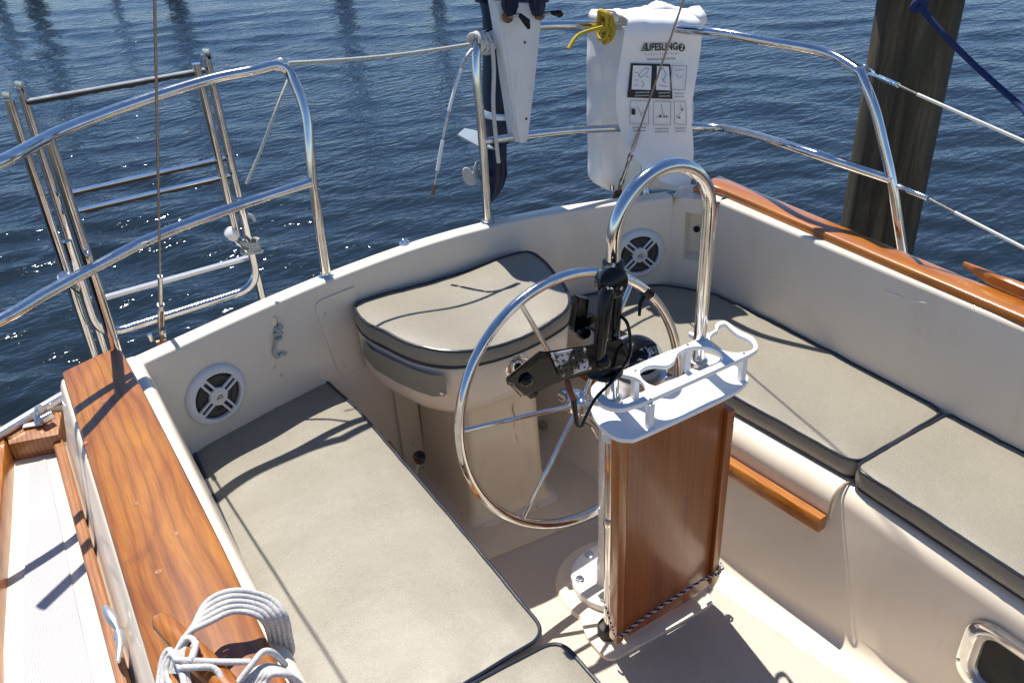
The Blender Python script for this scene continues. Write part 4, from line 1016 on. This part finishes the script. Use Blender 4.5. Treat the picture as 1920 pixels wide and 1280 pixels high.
# clamp bracket and screws at the top
for x0 in (952, 1003):
    bm = B(); prism(bm, [at(*q, y=2.125) for q in ((x0, -60), (x0 + 20, -60), (x0 + 21, 12), (x0 + 14, 32), (x0 + 4, 32), (x0 - 2, 14))], (0, .03, 0), .003); obj('clamp_bracket', bm, 'navy', mo)
bm = B(); prism(bm, [at(*q, y=2.26) for q in ((900, -60), (1032, -60), (1030, 5), (1012, 8), (940, 4), (906, 8))], (0, .05, 0), .004); obj('transom_bracket', bm, 'navy', mo)
for (a_, b_, c_) in (((950, 32), (974, 28), (988, 42)), ((1010, 27), (1034, 24), (1050, 26))):
    A_, B_, C_ = at(*a_, y=2.148), at(*b_, y=2.11), at(*c_, y=2.10)
    obj('clamp_pad', tubeb([A_, A_ + V((.0, -.01, 0))], .016, 18), 'bronze', mo)
    obj('clamp_screw', tubeb([A_, B_], .005, 10), 'steel2', mo)
    e_ = at(c_[0] + (4 if c_[0] < 1000 else 6), c_[1] + (13 if c_[0] < 1000 else 2), y=2.095)
    obj('clamp_handle', tubeb([B_, C_, e_], [.006, .011, .004], 12), 'black', mo)

# ------------------------------------------------------------ white rescue bag on the right rail
bag = empty('rescue_bag', tuple(at(1200, 200, y=2.2)), 'white rescue equipment bag with printed instruction flap tied to the right stern rail', 'equipment bag')
YB = 2.215
bmb = B(); rows = []
L_ = [(1140, 1285, 24, -.02), (1134, 1292, 32, 0), (1132, 1296, 60, .01), (1130, 1298, 110, .02), (1129, 1300, 160, .025), (1129, 1300, 220, .02), (1129, 1299, 270, .018), (1130, 1298, 315, .012), (1130, 1296, 342, .006), (1138, 1290, 354, -.01), (1150, 1280, 358, -.03)]
for i in range(41):
    yy = 24 + (358 - 24) * i / 40; xa = lerp([(q[2], q[0]) for q in L_], yy); xb = lerp([(q[2], q[1]) for q in L_], yy); bu = lerp([(q[2], q[3]) for q in L_], yy)
    row = []
    for k in range(25):
        s_ = k / 24; p = at(xa + (xb - xa) * s_, yy + 4 * math.sin(s_ * 7), y=YB + .02 - bu * math.sin(pi * s_) * .6)
        wr_ = noise.noise(V((p.x * 14 + p.z * 5, p.z * 9, 3))) * .009 + abs(noise.noise(V((p.x * 20 - p.z * 14, p.z * 22, 8)))) * .006
        row.append(p + V((.4 * wr_ * (1 if k in (0, 24) else 0), wr_, 0)))
    side = [V((row[-1].x + .006 * math.sin(i * .7 + q) * (q in (1, 2)), row[-1].y + .085 * q / 3, row[-1].z)) for q in (1, 2)]
    back = [V((p.x, p.y + .085, p.z)) for p in row[::-1]]
    side2 = [V((row[0].x - .008 * math.sin(i * .5 + q) - .006, row[0].y + .085 * q / 3, row[0].z)) for q in (2, 1)]
    rows.append(row + side + back + side2)
grid(bmb, rows, True, True); body = obj('bag_body', bmb, 'fabric', bag, 60)
obj('seam', tubeb([rows[i][0] + V((-.001, -.001, 0)) for i in range(2, 39)], .0022, 6), 'fabric', body)
obj('seam', tubeb([rows[i][6] + V((0, -.0005, 0)) for i in range(2, 39)], .0013, 6), 'fabric', body)
# crumpled top roll
bm = B(); rows = []
for i in range(61):
    s = i / 60; x_ = 1148 + (1306 - 1148) * s; cy = 34 + 5 * math.sin(s * 9) - 3 * s - 12 * math.sin(pi * s) * .4; c_ = at(x_, cy, y=YB + .03)
    r_ = .023 + .005 * math.sin(s * 13) + .009 * s; rows.append([c_ + V((0, math.cos(a) * r_ * 1.5, math.sin(a) * r_ * (1 + .45 * noise.noise(V((s * 12, a * 1.5, 1))) + .2 * noise.noise(V((s * 30, a * 3, 4)))))) for a in [2 * pi * k / 14 for k in range(14)]])
rows = [[p for p in q_] for q_ in rows]
grid(bm, rows, True, True); obj('top_roll', bm, 'fabric', bag, 60)
# flap: hangs in front of the rail
def wavef(px_, py_): return -.012 + .010 * math.sin((px_ - 1150) * .035 + py_ * .004) * min(1, py_ / 150) + .006 * math.sin(py_ * .03) + .009 * noise.noise(V((px_ * .018, py_ * .012, 2))) + .004 * noise.noise(V((px_ * .05 + py_ * .02, py_ * .03, 5))) - .02 * max(0, (py_ - 240) / 110) - .016 * math.exp(-((py_ - 62) / 30) ** 2)
def flp(px_, py_, lift=0): return at(px_, py_, y=2.105 - .0006 * (px_ - 1160) + wavef(px_, py_) - lift)
Ledge = [(38, 1178), (60, 1171), (100, 1165), (160, 1155), (200, 1155), (235, 1160), (265, 1170), (290, 1186), (318, 1208), (338, 1235), (348, 1262)]
Redge = [(38, 1312), (60, 1317), (100, 1313), (160, 1303), (200, 1297), (235, 1297), (265, 1300), (290, 1301), (318, 1297), (338, 1296), (348, 1290)]
rows = []
top_y = at(1240, 38, y=2.150)
for yy in [38 + (348 - 38) * i / 40 for i in range(41)]:
    a_, b_ = lerp(Ledge, yy), lerp(Redge, yy); rows.append([flp(a_ + (b_ - a_) * k / 20, yy) for k in range(21)])
# over-the-top part back to the bag
pre = []
for dz, dy in ((.0, .17), (.014, .13), (.018, .07), (.010, .025)): pre.append([V((p.x, p.y + dy, p.z + dz)) for p in rows[0]])
rows = pre + rows
bm = B(); vr = grid(bm, rows); bmesh.ops.solidify(bm, geom=bm.faces[:], thickness=.0022)
flap = obj('flap', bm, 'fabric', bag, 60)
def pxt(cx, cy, s=1.): return lambda a_, b_: flp(cx + a_ * s, cy - b_ * s - a_ * s * .03, .004)
bm = text_bm('LIFESLING', 19, pxt(1241, 89), .0, .72, .55); obj('printed_title', bm, 'ink', flap)
bm = B()
for i in range(5): 
    y0 = 95 - i * 3.2; x0 = 1201 + i * 1.6; x1 = 1215 - i * .2
    bm.faces.new([bm.verts.new(flp(*q, .004)) for q in ((x0, y0), (x1, y0 - 1.2), (x1, y0 + .9), (x0, y0 + 1.6))])
obj('printed_emblem', bm, 'ink', flap)
bm = B(); n_ = 20; bm.faces.new([bm.verts.new(flp(1278 + 6.2 * math.cos(2 * pi * k / n_), 90 + 7 * math.sin(2 * pi * k / n_), .004)) for k in range(n_)]); obj('printed_emblem', bm, 'ink', flap)
bm = text_bm('2', 12, lambda a_, b_: flp(1278 + a_, 90 - b_, .0055), .15, .9, .3); obj('printed_number', bm, 'fabric', flap)
bm = text_bm('O v e r b o a r d   R e s c u e   S y s t e m', 6.2, pxt(1241, 101.5), 0, .62, .02); obj('printed_text', bm, 'grey_ink', flap)
bm = text_bm('See Instructions Inside/Online Details', 5.2, pxt(1240, 111), .1, .68, .06); obj('printed_text', bm, 'ink', flap)
def quadp(pts, lift): 
    bm = B(); bm2 = []
    (a_, b_, c_, d_) = [V((*q, 0)) for q in pts]; rows = []
    for i in range(7):
        s = i / 6; l_, r_ = a_.lerp(d_, s), b_.lerp(c_, s); rows.append([flp(*(l_.lerp(r_, k / 6)).xy, lift) for k in range(7)])
    grid(bm, rows); return bm
obj('printed_panel', quadp([(1183, 119), (1257, 121), (1261, 186), (1176, 183)], .0035), 'ink', flap)
for q in ([(1187, 123), (1222, 124), (1220, 169), (1184, 168)], [(1232, 124), (1254, 125), (1258, 170), (1230, 169)]): obj('printed_panel', quadp(q, .0048), 'fabric', flap)
def linesbm(segs, wd=.5, lift=.006):
    bm = B()
    for a_, b_ in segs:
        a_, b_ = V(a_), V(b_); d = (b_ - a_).normalized(); n_ = V((-d.y, d.x)) * wd
        N = 3
        for i in range(N):
            p, q = a_.lerp(b_, i / N), a_.lerp(b_, (i + 1) / N)
            bm.faces.new([bm.verts.new(flp(*r_, lift)) for r_ in ((p + n_).xy, (q + n_).xy, (q - n_).xy, (p - n_).xy)])
    return bm
def rect(x0, y0, x1, y1, sk=0): return [((x0, y0), (x1, y0 + 1)), ((x1, y0 + 1), (x1 - sk, y1)), ((x1 - sk, y1), (x0 - sk, y1 - 1)), ((x0 - sk, y1 - 1), (x0, y0))]
segs = rect(1260, 123, 1288, 169, 4) + rect(1182, 189, 1217, 233, 1) + rect(1226, 190, 1258, 235, 1) + rect(1264, 190, 1286, 234, -1)
segs += [((1197, 141), (1208, 129)), ((1208, 129), (1217, 128)), ((1217, 128), (1213, 137)), ((1213, 137), (1202, 146)), ((1202, 146), (1197, 141)), ((1203, 151), (1208, 160)), ((1208, 160), (1203, 163)), ((1190, 136), (1196, 137)), ((1190, 150), (1197, 151)), ((1189, 160), (1196, 160)), ((1211, 144), (1217, 145))]
segs += [((1236, 134), (1243, 128)), ((1243, 128), (1249, 140)), ((1249, 140), (1243, 152)), ((1235, 160), (1252, 163)), ((1240, 147), (1248, 156)), ((1266, 132), (1282, 131)), ((1268, 140), (1274, 148)), ((1274, 148), (1280, 142)), ((1196, 200), (1204, 220)), ((1210, 208), (1200, 216)), ((1230, 220), (1254, 220)), ((1240, 196), (1243, 216)), ((1268, 222), (1282, 205)), ((1276, 195), (1278, 206))]
obj('printed_drawing', linesbm(segs), 'grey_ink', flap)
bm = B()
for x0, y0, x1, y1 in ((1184, 204, 1191, 216), (1236, 216, 1240, 221), (1244, 217, 1247, 221), (1249, 217, 1251, 221), (1272, 219, 1276, 223), (1277, 203, 1280, 208)):
    bm = B(); bm.faces.new([bm.verts.new(flp(*q, .006)) for q in ((x0, y0), (x1, y0 + 1), (x1, y1), (x0, y1 - 1))]); obj('printed_drawing', bm, 'ink', flap)

for cx, cy, wd, mt in ((1204, 173, .62, 'fabric'), (1203, 179, .62, 'fabric'), (1245, 174, .5, 'fabric'), (1245, 180, .5, 'fabric'), (1273, 175, .42, 'ink'), (1273, 181, .42, 'ink'), (1198, 239, .6, 'ink'), (1198, 245, .55, 'ink'), (1240, 241, .6, 'ink'), (1240, 247, .6, 'ink'), (1275, 240, .45, 'ink'), (1275, 246, .45, 'ink')):
    bm = text_bm('Approach the person now slowly', 4.4, pxt(cx, cy), 0, wd * .72, .05)
    for vv in bm.verts: vv.co.y -= .002
    obj('printed_text', bm, mt, flap)
# yellow line
yl = empty('yellow_line', tuple(at(1133, 50, y=2.16)), 'yellow braided line knotted round the right rail at the corner of the white bag', 'rope')
kc = at(1134, 47, y=2.185); pts = []
for i in range(90):
    a = i * .42; u = i / 90; pts.append(kc + V((.014 * math.sin(a * .43) + .004 * math.cos(a * 2), -.024 * math.cos(a), .030 * math.sin(a) + .02 * math.sin(a * .31) - .004)))
obj('knot', tubeb(pts, .0062, 8), 'yellow', yl)
obj('tail', tubeb(smooth([kc + V((-.02, -.02, .0)), at(1105, 58, y=2.16), at(1082, 68, y=2.15), at(1066, 92, y=2.14)], 6), .0058, 8), 'yellow', yl)

# ------------------------------------------------------------ blue mooring line on the piling
bl = empty('blue_line', (PILE[0], PILE[1], 1.2), 'dark blue mooring line tied round the piling and leading down to the right', 'rope')
pc = at(1722, 8, y=PILE[1] - .15)
obj('line', tubeb(smooth([pc, at(1760, 55, y=PILE[1] - .22), at(1830, 125, y=PILE[1] - .35), at(1920, 205, y=PILE[1] - .6), at(2080, 350, y=PILE[1] - 1.0), V((2.26, -.9, .66))], 6), .0105, 12), 'blue', bl)
zr = pc.z
obj('wrap', tubeb([V((PILE[0] + .165 * math.cos(a), PILE[1] + .165 * math.sin(a), zr + .015 + .022 * math.sin(a * .5 + 1) + .02 * (i > 40))) for i, a in enumerate([i * .16 for i in range(80)])], .0125, 10), 'blue', bl)
obj('knot', tubeb([pc + V((.022 * math.sin(a), -.012 * math.cos(2 * a) - .01, .016 * math.sin(2 * a + .4))) for a in [i * .25 for i in range(26)]], .0125, 10), 'blue', bl)

# ------------------------------------------------------------ small deck gear
# padeye on the transom cap
p = at(758, 456, z=.781); pe = single('pad_eye', tube(lathe(B(), frame(p, (0, 0, 1)), [(.017, 0), (.016, .003), (.008, .005)], 24), [p + V((.011 * math.cos(a), 0, (.003 + .009 * math.sin(a)))) for a in [i * pi / 12 for i in range(13)]], .0028, 8), 'steel', 'small stainless pad eye on the middle of the transom cap', 'pad eye')
# eye fitting with frayed line on the transom face
fx = at(516, 596, y=2.075); fy = yT(fx.x)
rb = empty('transom_eye', (fx.x, fy, fx.z), 'stainless eye on the transom holding a scrap of frayed pale line', 'eye fitting')
P_ = lambda px_, py_, d=0: (lambda q_: V((q_.x, yT(q_.x) - d, q_.z)))(at(px_, py_, y=2.075))
obj('eye_plate', box(B(), frame(P_(513, 606), (0, -1, 0), (0, 0, 1)), -.026, .026, -.008, .008, 0, .004, .002), 'steel2', rb)
bm = []
for q in ((512, 592), (518, 628), (533, 659), (510, 681), (523, 697)): screw(bm, P_(*q, .0035 if q[1] < 630 else .0005), (0, -1, 0), .0052)
objs('screw', bm, 'steel2', rb)
pts = [P_(517 + 5 * math.sin(a * 1.3), 604 + 1.1 * i, .010 + .005 * math.cos(a)) for i, a in enumerate([i * .55 for i in range(26)])]
obj('frayed_line', tubeb(smooth(pts + [P_(511, 640, .008), P_(509, 652, .007), P_(515, 662, .007), P_(524, 657, .007), P_(531, 659, .005)], 3), lambda s: .0052 - .001 * math.sin(s * 60), 8), 'rope2', rb)
# stainless latch in the left aft corner
lt = empty('locker_latch', (.115, 1.9, .64), 'long stainless latch plate in the aft corner of the left coaming', 'latch')
PX = lambda px_, py_: at(px_, py_, x=.121)
bm = B(); prism(bm, [PX(*q) for q in ((292, 771), (299, 770), (317, 806), (332, 832), (346, 855), (346, 861), (338, 858), (322, 838), (310, 818), (302, 806), (290, 780))], (.004, 0, 0)); obj('latch_plate', bm, 'steel', lt)
bm = B(); prism(bm, [PX(*q) for q in ((303, 783), (309, 788), (342, 850), (338, 856), (314, 815))], (.0055, 0, 0)); obj('slot', bm, 'dark_gap', lt)
obj('hasp', tubeb([at(314, 812, x=.128), at(326, 814, x=.132), at(341, 852, x=.132), at(345, 860, x=.128)], .003, 8), 'steel', lt)
# access hatch in the well, lower right
hx = 1.449
ht = empty('well_hatch', (hx, .44, .24), 'rounded stainless framed opening low in the right side of the footwell', 'hatch')
def rr_(y0, y1, z0, z1, r, n=8): 
    return [(p.x, p.y) for p in fillet([V((y0, z0)), V((y1, z0)), V((y1, z1)), V((y0, z1))], r, n, True)]
fr = frame((hx, 0, 0), (-1, 0, 0), (0, 1, 0)); fr = lambda a_, b_, c_=0: V((hx + .012 - c_, a_, b_))
ou, inn_ = rr_(.24, .585, .135, .340, .07), rr_(.265, .558, .160, .316, .05)
bm = B(); grid(bm, [[fr(a_, b_, h_) for a_, b_ in pl__] for pl__, h_ in ((ou, 0), (ou, .012), (rr_(.243, .582, .138, .337, .068), .0145), (rr_(.262, .561, .157, .319, .052), .0150), (inn_, .012), (inn_, -.02))], True)
obj('frame', bm, 'steel', ht)
bm = B(); grid(bm, [[fr(a_, b_, h_) for a_, b_ in pl__] for pl__, h_ in ((inn_, .004), (rr_(.275, .545, .170, .306, .04), .006), (rr_(.280, .540, .175, .301, .035), -.004))], True); obj('inner_rim', bm, 'steel2', ht)
bm = B(); bm.faces.new([bm.verts.new(fr(a_, b_, .001)) for a_, b_ in rr_(.279, .541, .174, .302, .036)]); obj('opening', bm, 'dark_gap', ht)
bm = []
for y_, z_ in ((.557, .316), (.572, .19), (.40, .329)): screw(bm, fr(y_ + .006, z_ + .002, .0148), (-1, 0, 0), .0045)
objs('screw', bm, 'steel2', ht)
# eye bolts on the sole edge
for i, (px_, py_, lb) in enumerate(((1336, 1022, 'small steel stud on the sole edge beside the table leaf'), (1560, 1181, 'small steel stud on the sole edge at the fold of the right well side'))):
    p = at(px_, py_, z=.012); single('floor_stud', lathe(B(), frame(p, (0, 0, 1)), [(.006, -.01), (.006, .004), (.003, .007), (0, .0075)], 16), 'steel2', lb, 'stud', 'studs on the sole edge')

# fairlead and rub strake at the left quarter
rs = empty('rub_strake', (-.23, 2.07, .655), 'stainless rub strake strip along the aft edge of the left quarter', 'rub strake')
p0, p1 = at(-60, 850, z=.66), at(118, 742, z=.66)
obj('strip', tubeb([p0, p0.lerp(p1, .25), p0.lerp(p1, .75), p1], [.010, .014, .014, .013], 12), 'alu', rs)
bm = []
for q in ((12, 803), (95, 758)): screw(bm, at(*q, z=.674), (0, 0, 1), .004)
objs('screw', bm, 'steel2', rs)
fl_ = empty('fairlead', tuple(at(75, 780, z=.66)), 'small chrome fairlead with a rounded horn on the left quarter teak', 'fairlead')
obj('foot', box(B(), frame(at(62, 797, z=.6545), (0, 0, 1), (1, -.3, 0)), -.022, .03, -.009, .009, 0, .005, .002), 'alu', fl_)
obj('horn', tubeb(smooth([at(72, 796, z=.66), at(70, 782, z=.675), at(72, 768, z=.69), at(77, 765, z=.695)], 5), [.008] * 8 + [.010] * 8, 14), 'alu', fl_)
obj('barrel', tubeb([at(78, 788, z=.672), at(97, 778, z=.672)], .0125, 18), 'steel', fl_)
# chrome cleat on the left coaming edge
ccx = empty('deck_cleat', tuple(at(210, 1190, z=.66)), 'slim chrome cleat on the outer edge of the left coaming', 'cleat', None)
cz = .72
obj('horn', tubeb(smooth([at(196, 1137, z=cz), at(209, 1158, z=cz), at(221, 1182, z=cz - .004), at(225, 1205, z=cz), at(221, 1240, z=cz)], 6), [.003 + .0065 * math.sin(pi * min(1, (i + 1) / 13)) if i < 13 else max(.003, .0095 - .0005 * (i - 12)) for i in range(25)], 14), 'alu', ccx)
obj('cleat_post', tubeb([at(218, 1172, z=cz - .004), at(225, 1180, z=cz - .045)], [.006, .008], 12), 'alu', ccx)
obj('cleat_post', tubeb([at(220, 1196, z=cz - .002), at(227, 1204, z=cz - .045)], [.006, .008], 12), 'alu', ccx)
wc = empty('wooden_cleat', tuple(at(370, 1215, z=.82)), 'rounded teak cleat standing on the left coaming cap under the coiled rope', 'cleat')
p0, p1 = at(293, 1156, z=.862), at(470, 1330, z=.862)
hp = [p0 + (p1 - p0) * s for s in (0, .03, .08, .2, .35, .5, .65, .8, .92, .97, 1)]
bm = B(); rows = []; dn = (p1 - p0).normalized(); sd_ = dn.cross(V((0, 0, 1)))
for p, s in zip(hp, (.35, .75, .95, 1, 1.1, 1.15, 1.1, 1, .95, .75, .35)):
    rows.append([p + sd_ * math.cos(a) * .0165 * s + V((0, 0, math.sin(a) * .014 * s)) for a in [2 * pi * k / 20 for k in range(20)]])
grid(bm, rows, True, True); obj('horn', bm, 'teak', wc)
bm = B(); f_ = frame(p0.lerp(p1, .5) + V((0, 0, -.05)), (0, 0, 1), dn); box(bm, f_, -.045, .045, -.014, .014, 0, .045, .006); obj('cleat_base', bm, 'old_teak', wc)

# ------------------------------------------------------------ coiled rope on the cleat
cl = empty('coiled_rope', tuple(at(430, 1190, z=.83)), 'grey white braided rope coiled over the teak cleat and the left coaming cap', 'rope')
RR = .0045
def rp_(pts, r=RR, n=8): obj('rope_turn', tubeb(smooth([at(x, y, z=z) for x, y, z in pts], n), r, 12), 'rope', cl)
# nested arcs over the cap and down the inner side
for i in range(5):
    o = i * 9.0; zz = .872 - .010 * (i % 2)
    rp_([(322 + i * 6, 1262, .858), (330 + i * 4, 1226 - i * 1, .872), (352 + i * 3, 1180 - i * 4 + 8, .88), (392, 1132 + 34 - o * 1.15 + 0, .885), (436 + 2 * i, 1106 + 40 - o * 1.1, .875 + .004 * i), (474 + i * 8, 1122 + 28 - o * .8, .865), (496 + i * 9.5, 1150 + 16 - o * .4, .845), (506 + i * 9.5, 1190 + 4, .80), (508 + i * 10, 1222 - i, .76), (500 + i * 10, 1246 - i * 2, .74)])
rp_([(322, 1290, .85), (312, 1262, .855), (318, 1236, .865), (334, 1216, .875), (352, 1196, .885), (366, 1205, .89), (358, 1236, .885), (350, 1262, .88), (356, 1290, .87)])
rp_([(296, 1300, .84), (300, 1262, .85), (306, 1232, .86), (318, 1218, .868), (330, 1240, .872), (342, 1262, .875), (352, 1300, .87)])
rp_([(304, 1320, .84), (305, 1280, .85), (308, 1248, .86), (322, 1226, .872), (338, 1252, .882), (350, 1300, .88)])
rp_([(330, 1236, .885), (360, 1238, .892), (410, 1240, .880), (470, 1240, .872)])
rp_([(335, 1252, .888), (370, 1250, .890), (400, 1252, .882), (416, 1272, .872), (420, 1300, .86)])
rp_([(362, 1212, .89), (368, 1206, .896), (362, 1230, .895), (356, 1240, .893)])
rp_([(436, 1296, .862), (452, 1272, .872), (472, 1246, .882), (492, 1222, .884), (510, 1222, .875), (528, 1238, .85), (535, 1246, .83)])
for i in range(6):
    rp_([(430 + 9 * i, 1320, .84 + .003 * i), (446 + 10 * i, 1290 - 2 * i, .858), (476 + 7 * i, 1258 - 3 * i + i * 4, .866), (510 + 6 * i, 1248 + i * 3.5, .855), (538 + 5 * i, 1262 + i * 4, .82), (556 + 5 * i, 1290 + 4 * i, .77)])
